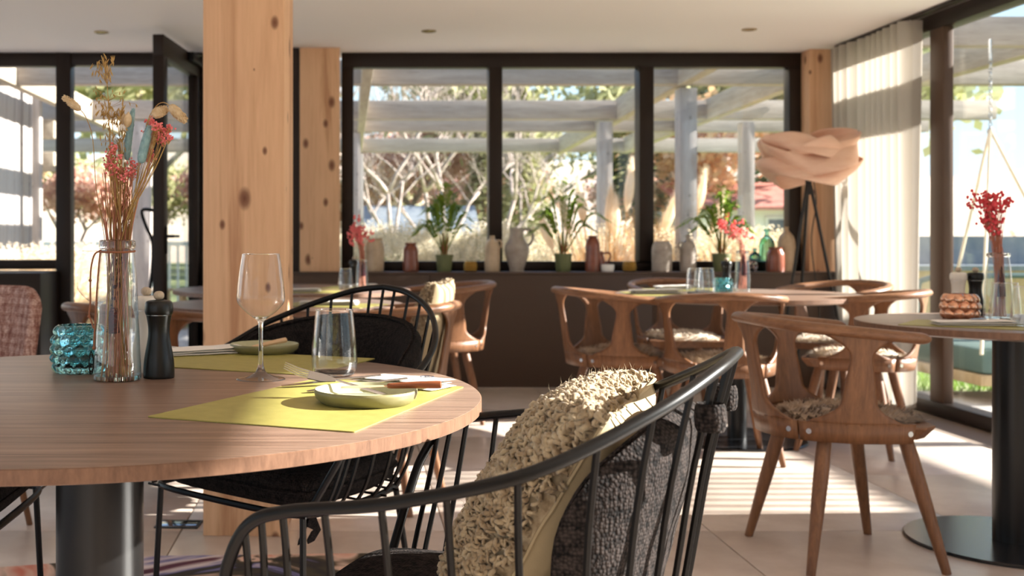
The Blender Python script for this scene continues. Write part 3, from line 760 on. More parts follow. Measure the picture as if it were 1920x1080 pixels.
# shaggy pillow: front half shag, back half canvas (local: X = out of the shag face, Y across, Z up)
def pillow(seed, hw, hh, th, n):
    rr_ = random.Random(seed)
    def base(sgn):
        def fn(u, v):
            x, y = 2 * u - 1, 2 * v - 1
            k = (1 - abs(x) ** 3.2) * (1 - abs(y) ** 3.2)
            pinch = 1 - .07 * (1 - x * x) * (abs(y) ** 3) - .07 * (1 - y * y) * (abs(x) ** 3)
            return Vector((sgn * th * (1 if sgn > 0 else .5) * max(0, k) ** .42 + .004 * noise.noise(Vector((x * 3, y * 3, seed + sgn))), x * hw * pinch, y * hh * pinch))
        return fn
    fr = MB().grid(base(1), 28, 28); bk = MB().grid(base(-1), 28, 28)
    yarn = MB(); fn = base(1); e = .01
    for _ in range(n):
        u, v = rr_.random(), rr_.random()
        if rr_.random() < .3:
            if rr_.random() < .5: u = rr_.choice((rr_.uniform(0, .06), rr_.uniform(.94, 1)))
            else: v = rr_.choice((rr_.uniform(0, .06), rr_.uniform(.94, 1)))
        p = fn(u, v); du = fn(min(1, u + e), v) - fn(max(0, u - e), v); dv = fn(u, min(1, v + e)) - fn(u, max(0, v - e))
        nr_ = du.cross(dv); nr_ = nr_.normalized() if nr_.length > 1e-9 else Vector((1, 0, 0))
        if nr_.x < 0 and abs(nr_.x) > .3: nr_ = -nr_
        tg = Vector((rr_.uniform(-1, 1), rr_.uniform(-1, 1), rr_.uniform(-1, 1))); tg = (tg - nr_ * tg.dot(nr_)).normalized()
        h = rr_.uniform(.005, .016); L = rr_.uniform(.007, .017); r_ = rr_.uniform(.0014, .0032) * (1 + .7 * max(0, noise.noise(p * 22)))
        sd = nr_.cross(tg) * rr_.uniform(-.008, .008)
        bt = nr_.cross(tg); cr = rr_.uniform(.0028, .0058); tn = rr_.uniform(4.5, 8.5); a0 = rr_.uniform(0, 6.28)
        yarn.tube([p + nr_ * (h * .55 * math.sin(PI * q / 7) + cr * .8 * math.sin(a0 + tn * q / 7)) + tg * (L * (q / 7 - .5)) + bt * cr * math.cos(a0 + tn * q / 7) for q in range(8)], [r_ * (.6 + .5 * math.sin(PI * (q + .5) / 8)) for q in range(8)], seg=5)
    fuzz = MB()
    for _ in range(n // 14):
        u, v = rr_.random(), rr_.choice((rr_.random(), rr_.uniform(.93, 1))); p = fn(u, v)
        d = Vector((rr_.uniform(.1, 1), rr_.uniform(-.8, .8), rr_.uniform(-.5, 1.1))).normalized(); L = rr_.uniform(.014, .03)
        k = d.orthogonal().normalized() * .0003
        q = p + d * L * .6 + Vector((rr_.uniform(-1, 1), rr_.uniform(-1, 1), rr_.uniform(-1, 1))) * .005
        fuzz.add([p - k, p + k, q + k, q - k, p + d * L], [(0, 1, 2, 3), (3, 2, 4)])
    piping = [fn(i / 28, 0) for i in range(29)] + [fn(1, i / 28) for i in range(1, 29)] + [fn(1 - i / 28, 1) for i in range(1, 29)] + [fn(0, 1 - i / 28) for i in range(1, 28)]
    return fr, bk, yarn, fuzz, MB().tube(piping, .003, seg=6, closed=True)
def shaggy_cushion(label, loc_, back, lat, up, seed, hw, hh, th, n):
    fr, bk, yarn, fuzz, pip = pillow(seed, hw, hh, th, n)
    t = thing('shaggy_cushion', label, 'cushion', loc_, group='shaggy cushions')
    X = -Vector(back).normalized(); Z = Vector(up).normalized(); Z = (Z - X * Z.dot(X)).normalized(); Y = Z.cross(X)
    t.rotation_euler = Matrix((X, Y, Z)).transposed().to_euler()
    obj('shag_cover', fr, M['shag'], t, ang=180)
    y_ = obj('shag_pile', yarn, M['shag'], t, ang=180); y_['kind'] = 'stuff'
    z_ = obj('loose_fibres', fuzz, M['shag'], t, smooth=False); z_['kind'] = 'stuff'
    obj('canvas_back', bk, M['canvas'], t, ang=180); obj('seam_piping', pip, M['canvas'], t)
    return t
ax = Vector((.92, -.39, 0))
pc = Vector((.307, 1.59, .645))
upv = Vector((.46, -.19, .865))
backn = upv.cross(Vector((.39, .92, 0)))            # out of the canvas side
if backn.x < 0: backn = -backn
shaggy_cushion('shaggy beige loop-pile cushion leaning in the nearest black rod armchair', pc, backn, (.39, .92, 0), upv, 3, .215, .19, .105, 7500)
pc2 = P(815, 622, 4.38)
shaggy_cushion('cream shaggy cushion with a smooth back standing in the armchair behind the black wire chair', pc2, (.93, -.25, -.2), (.3, .9, 0), (.16, -.05, .9), 9, .2, .2, .075, 1400)

# upholstered chair at the left
up_ = thing('upholstered_chair', 'pink-brown checked tweed dining chair beyond the near table at the left edge', 'chair', (-1.39, 3.85, 0), math.radians(-100))
def ush(u, v):                                   # wrap-around back shell
    a = (u - .5) * 2.2
    rad = .255 + .03 * v
    edge = 1 - .10 * max(0, abs(u - .5) * 2 - .55) ** 2 * 8
    return Vector((-rad * math.cos(a) + .02 - .05 * v, rad * math.sin(a) * 1.02, .40 + (.455 * edge) * v))
s_ = obj('backrest', MB().grid(ush, 28, 12), M['pink_tweed'], up_, ang=180)
md = s_.modifiers.new('thickness', 'SOLIDIFY'); md.thickness = .05; md.offset = 0
md = s_.modifiers.new('round', 'BEVEL'); md.width = .018; md.segments = 3
obj('seat', MB().prism([(.25 * math.cos(a) * (1.0 if math.cos(a) < 0 else 1.05), .25 * math.sin(a)) for a in [2 * PI * k / 28 for k in range(28)]], .38, .47), M['pink_tweed'], up_)
for sx in (1, -1):
    for sy in (1, -1): obj('leg', MB().tube([(.15 * sx, .15 * sy, .385), (.21 * sx, .21 * sy, 0)], [.017, .011], seg=8), M['oak_chair'], up_)
# ------------------------------------------------------------------ things on the near table
def slab(name, label, cat, pts, z0, z1, mt, emt=None, group=None):
    poly = [(p[0], p[1]) for p in pts]
    t = thing(name, label, cat, (0, 0, z0), group=group)
    # rounded corners
    n = len(poly); out = []
    for i in range(n):
        a, b_, c = Vector(poly[i - 1]), Vector(poly[i]), Vector(poly[(i + 1) % n])
        p0 = b_ + (a - b_).normalized() * .006; p1 = b_ + (c - b_).normalized() * .006
        for k in range(5):
            f = k / 4; out.append((p0 * (1 - f) ** 2 + b_ * 2 * f * (1 - f) + p1 * f * f))
    ar = sum(out[i].x * out[(i + 1) % len(out)].y - out[(i + 1) % len(out)].x * out[i].y for i in range(len(out)))
    if ar < 0: out = out[::-1]
    c = sum(out, Vector((0, 0))) / len(out); t.location = (c.x, c.y, z0)
    out = [p - c for p in out]
    obj('sheet', MB().prism(out, .0003, z1 - z0), mt, t, smooth=False)
    if emt: obj('underside', MB().prism(out, 0, .0006), emt, t, smooth=False)
    return t
m1 = [T(275, 783), T(665, 812), T(870, 727), T(590, 712)]
slab('placemat', 'olive-yellow leather placemat under the nearest plate', 'placemat', m1, TT, TT + .0022, M['mat'], M['mat_edge'], 'olive-yellow placemats on the near table')
c_ = T(580, 704.5); e1 = (T(345, 691) - c_).normalized(); e2 = Vector((-e1.y, e1.x, 0)); e2 = e2 if e2.y > 0 else -e2
m2 = [c_, c_ + e2 * .345, c_ + e2 * .345 + e1 * .52, c_ + e1 * .52]
slab('placemat', 'olive-yellow leather placemat at the far side of the near table, behind the wine glass', 'placemat', m2, TT, TT + .0022, M['mat'], M['mat_edge'], 'olive-yellow placemats on the near table')
ZM = TT + .0022
def plate(label, p, r, h=.024):
    t = thing('plate', label, 'plate', (p.x, p.y, ZM), group='small stoneware plates')
    obj('dish', MB().lathe([(0, .0062), (r * .86, .0066), (r * .93, .010), (r * .965, h - .001), (r * .98, h)], seg=64), M['plate'], t, ang=60)
    obj('outer_wall', MB().lathe([(0, .0008), (r * .8, .0008), (r * .84, 0), (r * .87, .0012), (r * .97, .009), (r, h * .75), (r * .995, h - .001), (r * .98, h)], seg=64), M['plate_out'], t, ang=60)
    return t
p1 = T(686, 757); plate('green-rimmed stoneware plate in full sun on the nearest placemat', p1, .089, .024)
p2 = T(496, 662); plate('stoneware plate on the far placemat behind the wine glass', p2, .085, .022)

def fork_mb(L=.19):
    mb = MB()
    mb.tube(cat_spline([(-L, 0, .0), (-L * .6, 0, .003), (-L * .3, 0, .004), (-L * .22, 0, .005)], 10), [.0055, .0055, .005, .0045, .004, .0034, .003, .0028, .0028, .003], seg=8, sx=1, sy=.35, up=(0, 0, 1))
    mb.grid(lambda u, v: Vector((-L * .23 + u * .05, (v - .5) * (.008 + .016 * min(1, u * 2.2)), .005 - .004 * math.sin(u * PI * .5))), 8, 6)
    mb.grid(lambda u, v: Vector((-L * .23 + u * .05, (.5 - v) * (.008 + .016 * min(1, u * 2.2)), .0035 - .004 * math.sin(u * PI * .5))), 8, 6)
    for k in range(4):
        y = -.0098 + .0065 * k
        mb.tube(cat_spline([(-L * .23 + .048, y, .0008), (-L * .23 + .07, y, .001), (-L * .23 + .095, y * .95, .006)], 7), [.0016, .0016, .0016, .0015, .0014, .0012, .0006], seg=6)
    return mb
def knife_mb(L=.2):
    mb = MB()
    mb.tube([(-L, 0, .002), (-L * .5, 0, .003), (-L * .45, 0, .003)], [.0055, .0055, .004], seg=8, sx=1, sy=.45, up=(0, 0, 1))
    mb.grid(lambda u, v: Vector((-L * .46 + u * L * .46, (v - .5) * .018 * (1 - .8 * max(0, u - .7) ** 1.5 * 4) + .003 * u, .003)), 12, 2)
    mb.grid(lambda u, v: Vector((-L * .46 + u * L * .46, (.5 - v) * .018 * (1 - .8 * max(0, u - .7) ** 1.5 * 4) + .003 * u, .0018)), 12, 2)
    return mb
FK, KN = fork_mb(), knife_mb()
def orient(o, p, q, roll=0):                    # local +X from p towards q, placed at q
    d = (Vector(q) - Vector(p)).normalized()
    o.location = q; o.rotation_euler = (d.to_track_quat('X', 'Z') @ Matrix.Rotation(roll, 4, 'X').to_quaternion()).to_euler()
def cutlery(kind, label, p, q, roll=0):
    o = obj(kind, FK if kind == 'fork' else KN, M['steel']); tag(o, label, kind, 'table cutlery'); orient(o, p, q, roll); return o
def napkin(label, c, L, Wd, rz, h=.012, seed=1, logo=False, group='folded white napkins'):
    t = thing('napkin', label, 'napkin', c, rz, group=group)
    rr_ = random.Random(seed)
    for k in range(3):
        z0 = .0004 + k * h / 3
        dx, dy = rr_.uniform(-.004, .004), rr_.uniform(-.003, .003)
        def f(s, zz):
            def fn(u, v):
                x, y = (u - .5) * L, (v - .5) * Wd
                e = min(1, min(v, 1 - v) * 9, min(u, 1 - u) * 14)
                b_ = .5 * (1 - (2 * u - 1) ** 2) * .5
                return Vector((x + dx, y * (1 if s > 0 else 1) + dy, zz + s * h / 6.5 * e ** .6 + .0016 * noise.noise(Vector((x * 18, y * 18, k + seed))) + .002 * k * u))
            return fn
        mb = MB(); mb.grid(f(1, z0 + h / 6), 22, 14); mb.grid(f(-1, z0 + h / 6), 22, 14)
        obj('fold', mb, M['cloth_white'], t, ang=180)
    if logo:
        zl = h + .0085
        mb = MB()
        for rad in (.0135, .0118): mb.tube([(.055 + rad * math.cos(a) * 1.0, .0 + rad * math.sin(a), zl) for a in [2 * PI * i / 30 for i in range(30)]], .00045, seg=4, closed=True)
        mb.box(.049, .061, -.0006, .0006, zl - .0003, zl + .0003).box(.0544, .0556, -.006, .006, zl - .0003, zl + .0003)
        obj('printed_emblem', mb, M['ink'], t)
    return t
na, nb = T(690, 722), T(832, 738)
nd = math.atan2(nb.y - na.y, nb.x - na.x)
nc = T(758, 726); napkin('folded white napkin with a small round print beside the nearest plate', (nc.x, nc.y + .01, ZM), .18, .08, nd, .013, 2, True)
cutlery('knife', 'steel table knife whose blade points left out of the nearest napkin, lower one', T(690, 733) + Vector((0, 0, .012)), T(575, 739) + Vector((0, 0, .0035)))
cutlery('knife', 'thin steel knife lying just above the other one beside the nearest plate', T(690, 722) + Vector((0, 0, .014)), T(527, 729) + Vector((0, 0, .0035)))
cutlery('fork', 'steel fork with its tines raised left, resting on the nearest plate', P(690, 733, p1.y + .06), P(584, 704, p1.y + .06), -.5)
def spreader(label, p, q, hmat, bmat, L=.2, lift=0):
    t = thing('butter_knife', label, 'butter knife')
    bl = MB()
    for s in (1, -1):
        bl.grid(lambda u, v: Vector((-L * .5 + u * L * .5, s * (v - .5) * (.011 + .020 * math.sin(min(1, u * 1.02) * PI * .62) ** 1.4 * (1 - max(0, u - .85) ** 2 * 30)), s * .0016 * (1 - (2 * v - 1) ** 2) + .0)), 18, 6)
    obj('blade', bl, bmat, t)
    obj('handle', MB().tube(cat_spline([(-L, 0, .0), (-L * .97, 0, .0), (-L * .75, 0, .0005), (-L * .52, 0, .0), (-L * .46, 0, 0)], 12), [.003, .007, .0088, .0092, .009, .0085, .008, .0075, .007, .0066, .006, .004], seg=12, sx=1, sy=.72, up=(0, 0, 1)), hmat, t)
    orient(t, p, q); return t
yy = p1.y - .02
spreader('butter knife with a brown wooden handle laid across the nearest plate', P(790, 722, yy + .0), P(640, 726, yy + .02), M['knife_wood'], M['pale_wood'], .172)
# far setting
napkin('folded white napkin holding a fork beside the far plate', tuple(T(382, 665).xy) + (ZM,), .19, .085, math.radians(24), .014, 5)
cutlery('fork', 'steel fork sticking out of the napkin at the far setting', P(420, 668, T(382, 664).y - .02) + Vector((0, 0, .0)), P(331, 656, T(345, 664).y - .01), -.5)
spreader('butter knife with a pale wooden handle leaning on the far plate', P(492, 647, p2.y + .02), P(416, 664, p2.y - .02), M['pale_wood'], M['pale_wood'], .17)

# glasses
def glass_shell(prof, wall, seg=64):
    inner = [(max(0, r - wall), z) for r, z in prof][::-1]
    return MB().lathe(prof, seg=seg), MB().lathe(inner, seg=seg)
def wine_glass(label, p, s=1.0):
    t = thing('wine_glass', label, 'wine glass', (p.x, p.y, p.z), group='stemmed wine glasses on the near table')
    o = [(.006, .119), (.012, .1225), (.022, .129), (.034, .139), (.0445, .151), (.0478, .157), (.0488, .163), (.0485, .17), (.046, .195), (.0425, .222), (.0375, .2525)]
    o = [(v.x * s, v.y * s) for v in cat_spline([(a, b_, 0) for a, b_ in o], 46)]
    obj('bowl', MB().lathe(o, seg=72), M['glass'], t, ang=180)
    obj('rim', MB().tube([(.0375 * s * math.cos(a), .0375 * s * math.sin(a), .2525 * s) for a in [2 * PI * k / 64 for k in range(64)]], .0006, seg=5, closed=True), M['stem_glass'], t)
    st = [(0, 0), (.046, .0), (.0478, .0012), (.047, .0022), (.036, .0042), (.02, .0085), (.011, .0145), (.0068, .024), (.005, .036), (.0042, .06), (.004, .09), (.0045, .108), (.0068, .117), (.0125, .1228), (.018, .1265), (.012, .1262), (.005, .125), (0, .1248)]
    st = [(v.x * s, v.y * s) for v in cat_spline([(a, b_, 0) for a, b_ in st], 70)]; st = [(max(0, a), b_) for a, b_ in st]; st[0] = (0, 0); st[-1] = (0, st[-1][1])
    obj('stem', MB().lathe(st, seg=48), M['stem_glass'], t, ang=180)
    return t
pw = T(489, 711); pw.z = TT; wine_glass('empty wine glass standing between the two placemats', pw)
pw2 = T(183, 661); pw2.z = TT; wine_glass('empty wine glass half hidden behind the flower bottle', pw2)
tum0 = None
def tumbler(label, p, s=1.0, group='clear water tumblers'):
    global tum0
    if tum0 is None:
        t = thing('tumbler', label, 'tumbler', group=group)
        o = [(.036, .001), (.041, .004), (.0455, .014), (.0478, .028), (.0474, .045), (.0455, .075), (.042, .108), (.0388, .1355)]
        o = [(v.x, v.y) for v in cat_spline([(a, b_, 0) for a, b_ in o], 34)]
        obj('wall', MB().lathe(o, seg=64), M['glass'], t, ang=180)
        i_ = [(max(.002, r - .002), z) for r, z in o if z > .011]
        obj('inner_wall', MB().lathe([(0, .011), (.03, .0112)] + i_, seg=64), M['glass'], t, ang=180)
        obj('base', MB().lathe([(0, 0), (.034, 0), (.0385, .0015), (.0425, .0055), (.0435, .0085), (.036, .0102), (.02, .0108), (0, .0108)], seg=48), M['stem_glass'], t, ang=180)
        obj('rim', MB().tube([(.0385 * math.cos(a), .0385 * math.sin(a), .1355) for a in [2 * PI * k / 48 for k in range(48)]], .0008, seg=5, closed=True), M['stem_glass'], t)
        tum0 = t; c = t
    else: c = copy_tree(tum0); c['label'] = label; c['group'] = group
    c.location = p; c.scale = (s, s, s); return c
pt = T(627, 704); tumbler('clear tumbler on the near table beside the nearest placemat', pt)

# pepper mills
def mill(label, p, mt, s=1.0, knob=True):
    t = thing('pepper_mill', label, 'pepper mill', p, group='pepper and salt mills')
    body = [(0, 0), (.031, 0), (.0318, .002), (.0315, .02), (.0295, .042), (.0245, .07), (.0218, .09), (.0225, .108), (.0255, .1255), (.0258, .1275), (0, .1275)]
    head = [(0, .1285), (.0268, .1285), (.0288, .134), (.0292, .142), (.028, .151), (.024, .1565), (.012, .1585), (0, .1588)]
    sp = lambda pr, n: [(max(0, v.x) * s, v.y * s) for v in cat_spline([(a, b_, 0) for a, b_ in pr], n)]
    b_ = body; obj('body', MB().lathe([(0, 0), (.031 * s, 0)] + sp(body[2:10], 26) + [(0, .1275 * s)], seg=40), mt, t)
    obj('head', MB().lathe([(0, .1285 * s), (.0268 * s, .1285 * s)] + sp(head[2:], 18) + [(0, .1588 * s)], seg=40), mt, t)
    obj('collar', MB().lathe([(0, .127 * s), (.0235 * s, .127 * s), (.0235 * s, .129 * s), (0, .129 * s)], seg=32), M['steel'], t)
    if knob:
        kb = MB()
        kb.grid(lambda u, v: Vector(((.0108 * math.sin(PI * v) ** .8 * (1 + .035 * math.cos(u * 2 * PI * 20)) * math.cos(u * 2 * PI)) * s, (.0108 * math.sin(PI * v) ** .8 * (1 + .035 * math.cos(u * 2 * PI * 20)) * math.sin(u * 2 * PI)) * s, (.1675 - .0092 * math.cos(PI * v)) * s)), 60, 10, cu=True)
        obj('knob', kb, M['bead'], t)
    return t
pm = T(298, 708); mill('matt black wooden pepper mill on the near table', pm, M['mill_black'], 1.0)
pm2 = Vector((pm.x - .045, pm.y + .105, TT)); mill('white wooden mill half hidden behind the black pepper mill on the near table', pm2, M['mill_white'], 1.02)

# bubble glass candle holders
def bubbles(Rm, Hh, nrow, ncol, bh, open_=.62):
    cs = []
    for j in range(nrow):
        for k in range(ncol):
            cs.append(((k + .5 * (j % 2)) / ncol * 2 * PI, (j + .5) / nrow))
    def fn(u, v):
        a = u * 2 * PI; q = v
        pr = Rm * (.80 + .20 * math.sin(PI * min(1, .12 + q * .86)) ** .8)
        best = 0
        for ca, cq in cs:
            da = (a - ca + PI) % (2 * PI) - PI
            d = math.hypot(da * Rm / (PI * Rm / ncol * 1.0), (q - cq) * Hh / (Hh / nrow * .60))
            if d < 1: best = max(best, math.sqrt(1 - d * d))
        r = pr - bh + bh * best
        return Vector((r * math.cos(a), r * math.sin(a), q * Hh))
    mb = MB()
    nu, nv = ncol * 13, nrow * 12
    mb.grid(fn, nu, nv, cu=True)
    top = [fn(i / nu, 1) for i in range(nu)]; bot = [fn(i / nu, 0) for i in range(nu)]
    ri = Rm * open_
    n = len(mb.v)
    prof = [(None, 1.0), (ri, 1.0), (ri, .92), (ri * .96, .3), (ri * .7, .16), (0.002, .15)]
    mb.grid(lambda u, v: (lambda j, f: (top[int(round(u * nu)) % nu].lerp(Vector((ri * math.cos(u * 2 * PI), ri * math.sin(u * 2 * PI), Hh)), f) if j == 0 else
            Vector(((prof[j][0] * (1 - f) + prof[j + 1][0] * f) * math.cos(u * 2 * PI), (prof[j][0] * (1 - f) + prof[j + 1][0] * f) * math.sin(u * 2 * PI), Hh * (prof[j][1] * (1 - f) + prof[j + 1][1] * f)))))(min(int(v * 5), 4), v * 5 - min(int(v * 5), 4)), nu, 10, cu=True)
    mb.grid(lambda u, v: bot[int(round(u * nu)) % nu] * (1 - v) + Vector((0, 0, 0)), nu, 1, cu=True)
    return mb
def candle_holder(label, p, mt, Rm, Hh, nrow=4, ncol=9, bh=.012, cat='candle holder'):
    o = obj('candle_holder', bubbles(Rm, Hh, nrow, ncol, bh), mt, ang=70)
    bm = bmesh.new(); bm.from_mesh(o.data); bmesh.ops.remove_doubles(bm, verts=bm.verts, dist=1e-5); bmesh.ops.recalc_face_normals(bm, faces=bm.faces); bm.to_mesh(o.data); bm.free()
    tag(o, label, cat, 'bubble glass candle holders'); o.location = p; return o
ph_ = T(150, 697); candle_holder('teal bubble-glass candle holder on the near table, left of the flower bottle', ph_, M['teal_glass'], .064, .1, 5, 14, .013)

# glass bottle vases
def bottle_vase(label, p, s=1.0, cord=False, hk=1.0):
    t = thing('bottle_vase', label, 'vase', p, group='clear glass bottle vases')
    h = .281 * hk
    o = [(.042, .0), (.0465, .002), (.0475, .008), (.0468, .03), (.0445, .09), (.041, .16), (.0375, .215), (.034, .25), (.0325, .262)]
    o = [(v.x * s, v.y * s * hk) for v in cat_spline([(a, b_, 0) for a, b_ in o], 34)]
    obj('wall', MB().lathe([(0, .0)] + o, seg=64), M['vase_glass'], t, ang=60)
    obj('lip', MB().lathe([(.0325 * s, .262 * s * hk), (.0362 * s, .265 * s * hk), (.0368 * s, .271 * s * hk), (.0358 * s, .279 * s * hk), (.033 * s, .281 * s * hk), (.031 * s, .278 * s * hk), (.031 * s, .264 * s * hk)], seg=48), M['stem_glass'], t)
    obj('base', MB().lathe([(0, .001), (.043 * s, .001), (.0455 * s, .004), (.0455 * s, .010), (.03 * s, .0085), (0, .011)], seg=48), M['stem_glass'], t)
    if cord:
        zc = .258 * hk
        mb = MB().tube([(.0345 * math.cos(a), .0345 * math.sin(a), zc + .0015 * math.sin(a)) for a in [2 * PI * k / 40 for k in range(40)]], .0021, seg=6, closed=True)
        k0 = Vector((-.031, -.015, zc))
        mb.ball(k0, .0036, nu=8, nv=6)
        mb.tube(cat_spline([k0, (-.0355, -.018, .2), (-.040, -.02, .12), (-.0425, -.021, .062)], 14), .0018, seg=6)
        mb.tube(cat_spline([k0, (-.043, -.012, .252), (-.05, -.012, .225), (-.0515, -.012, .19), (-.0515, -.012, .155), (-.0535, -.014, .132), (-.049, -.016, .12), (-.043, -.02, .105)], 26), .0018, seg=6)
        for q in ((-.0518, -.012, .2), (-.0535, -.014, .128), (-.0425, -.021, .066)): mb.ball(q, .0034, nu=8, nv=6)
        obj('leather_cord', mb, M['leather_cord'], t)
        tg_ = MB()
        for rad in (.022, .017): tg_.tube([(-.0475 + .003 * math.cos(a), -.022 + .006 * math.cos(a), .036 + rad * math.sin(a)) for a in [2 * PI * k / 24 for k in range(24)]], .0013, seg=5, closed=True)
        obj('hang_tag', tg_, M['black_metal'], t)
    return t
VP = T(220, 712); VP.z = TT
bottle_vase('tall clear glass bottle with a leather cord holding the dried bouquet on the near table', VP, cord=True)

# the dried bouquet, stem by stem
GB = 'dried stems in the corded glass bottle'
YB = VP.y
def vp(px, py, dy=0.0): return P(px, py, YB + dy)
def stem_pts(pxs, dy0=0.0, dy1=0.0, n=22):
    m = len(pxs); return cat_spline([vp(a, b_, dy0 + (dy1 - dy0) * i / (m - 1)) for i, (a, b_) in enumerate(pxs)], n)
def seed_head(c, d, L, Rr, seed, nsp=190, mb=None):
    rr_ = random.Random(seed); mb = mb or MB(); d = d.normalized(); a = d.orthogonal().normalized(); b_ = d.cross(a)
    mb.tube([c + d * L * f for f in (0, .12, .35, .65, .88, 1)], [Rr * .3, Rr * .75, Rr * .92, Rr * .8, Rr * .45, Rr * .08], seg=8)
    for k in range(nsp):
        f = rr_.random() ** .9; ang = rr_.uniform(0, 2 * PI)
        rad = Rr * (.3 + .75 * math.sin(PI * min(1, .1 + f * .86))) * .9
        o = a * math.cos(ang) + b_ * math.sin(ang); p = c + d * L * f + o * rad * .8
        dd = (d * .9 + o * .55).normalized(); sl = L * .13; w_ = dd.cross(o).normalized() * Rr * .16
        mb.add([p, p + dd * sl * .5 + w_, p + dd * sl, p + dd * sl * .5 - w_, p + dd * sl * .5 + o * Rr * .1], [(0, 1, 4), (1, 2, 4), (2, 3, 4), (3, 0, 4)])
    return mb
def fluffy(pts, rads, seed, n=700, L=.006, mb=None):
    rr_ = random.Random(seed); mb = mb or MB(); mb.tube(pts, [r * .86 for r in rads], seg=10)
    for k in range(n):
        f = rr_.random() * (len(pts) - 1.001); i = int(f); p = pts[i].lerp(pts[i + 1], f - i); r = rads[i] + (rads[i + 1] - rads[i]) * (f - i)
        d = (pts[i + 1] - pts[i]).normalized(); a = d.orthogonal().normalized(); ang = rr_.uniform(0, 2 * PI); o = a * math.cos(ang) + d.cross(a) * math.sin(ang)
        q = p + o * r * .8; dd = (o * .5 + d * .9).normalized(); w_ = dd.cross(o).normalized() * .0009
        mb.add([q - w_, q + w_, q + dd * L * rr_.uniform(.6, 1.1)], [(0, 1, 2)])
    return mb
def canary(label, pxs, head_to, dy, seed, L=None, Rr=.0075):
    t = thing('canary_grass', label, 'dried grass', group=GB)
    pts = stem_pts(pxs, 0, dy)
    obj('stem', MB().tube(pts, .0009, seg=5), M['straw'], t)
    e = pts[-1]; h = vp(head_to[0], head_to[1], dy)
    obj('seed_head', seed_head(e, h - e, (h - e).length, Rr, seed), M['cream_tail'], t, smooth=False)
    return t
canary('drooping canary grass head at the far left of the bouquet', [(214, 700), (205, 560), (195, 440), (180, 350), (174, 262), (162, 222), (151, 206)], (120, 183), -.01, 1, Rr=.0088)
canary('oval canary grass head leaning right above the pink blossom', [(228, 705), (236, 560), (243, 440), (262, 310), (274, 240), (285, 216)], (313, 204), -.02, 2, Rr=.0125)
canary('drooping canary grass head furthest right in the bouquet', [(232, 705), (238, 560), (246, 440), (258, 320), (275, 232), (292, 200), (306, 192), (318, 198)], (348, 227), -.03, 3, Rr=.0115)
canary('upright canary grass head behind the blue bunny tail', [(236, 705), (240, 560), (246, 440), (262, 340), (274, 296)], (288, 240), .005, 4, Rr=.0095)
for lab, pxs, hd, r_, sd in (('thick blue bunny-tail grass in front of the pink blossom', [(236, 705), (240, 540), (247, 420), (258, 330), (264, 306)], [(264, 306), (268, 285), (275, 258), (279, 238)], .0103, 1),
                             ('pale blue bunny-tail grass in the middle of the bouquet', [(226, 705), (228, 540), (232, 420), (236, 320), (238, 300)], [(238, 300), (240, 270), (244, 240), (250, 205)], .0082, 2)):
    t = thing('bunny_tail_grass', lab, 'dried grass', group=GB)
    dy = -.018 if sd == 1 else .01
    obj('stem', MB().tube(stem_pts(pxs, 0, dy), .0009, seg=5), M['straw'], t)
    hp = cat_spline([vp(a, b_, dy) for a, b_ in hd], 12)
    obj('tail', fluffy(hp, [r_ * v for v in (.45, .85, .98, 1, 1, 1, .98, .95, .9, .8, .62, .25)], sd), M['blue_tail'], t, ang=180)
def gyp(label, root, tips, seed, blossoms, dy=0.0, Rr=.0024, spread=7, mt='pink', tall=.02):
    rr_ = random.Random(seed)
    t = thing('pink_dried_blossom', label, 'dried flower', group=GB)
    st, bl = MB(), MB()
    base = [(220 + rr_.uniform(-14, 14), 700), (222 + rr_.uniform(-12, 12), 560), (222 + rr_.uniform(-12, 12), 440)]
    for k in range(tips[4]):
        tx, ty = rr_.uniform(tips[0], tips[2]), rr_.uniform(tips[1], tips[3])
        pts = stem_pts(base + [((root[0] + tx) / 2 + rr_.uniform(-4, 4), (root[1] + ty) / 2 + 6), (tx, ty)], 0, dy + rr_.uniform(-.02, .02), 14)
        st.tube(pts, .0006, seg=4)
        e = pts[-1]
        for q in range(blossoms):
            o = Vector((rr_.gauss(0, 1), rr_.gauss(0, 1), rr_.gauss(0, .9))) * .0011 * spread * .55
            st.tube([e - Vector((0, 0, .012)), e + o], .0003, seg=3)
            bl.ball(e + o, Rr * rr_.uniform(.7, 1.15), nu=6, nv=4)
    obj('stems', st, M['oat' if seed % 2 else 'pink_stem'], t); b_ = obj('blossoms', bl, M[mt], t); b_['kind'] = 'stuff'
    return t
gyp('coral pink blossom spray at the right of the bouquet', (256, 370), (274, 236, 318, 268, 16), 5, 12, -.015)
gyp('lower wisps of coral blossom below the right spray', (256, 390), (276, 270, 292, 300, 6), 6, 8, -.005)
gyp('dense coral pink blossom spray at the left of the bouquet', (222, 400), (200, 272, 228, 345, 18), 7, 12, -.01)
gyp('small coral blossom spray in the centre of the bouquet', (230, 410), (234, 300, 250, 330, 9), 8, 8, -.005)
gyp('single coral blossom tuft just above the blue bunny tail', (262, 300), (276, 226, 284, 238, 3), 9, 12, .01)
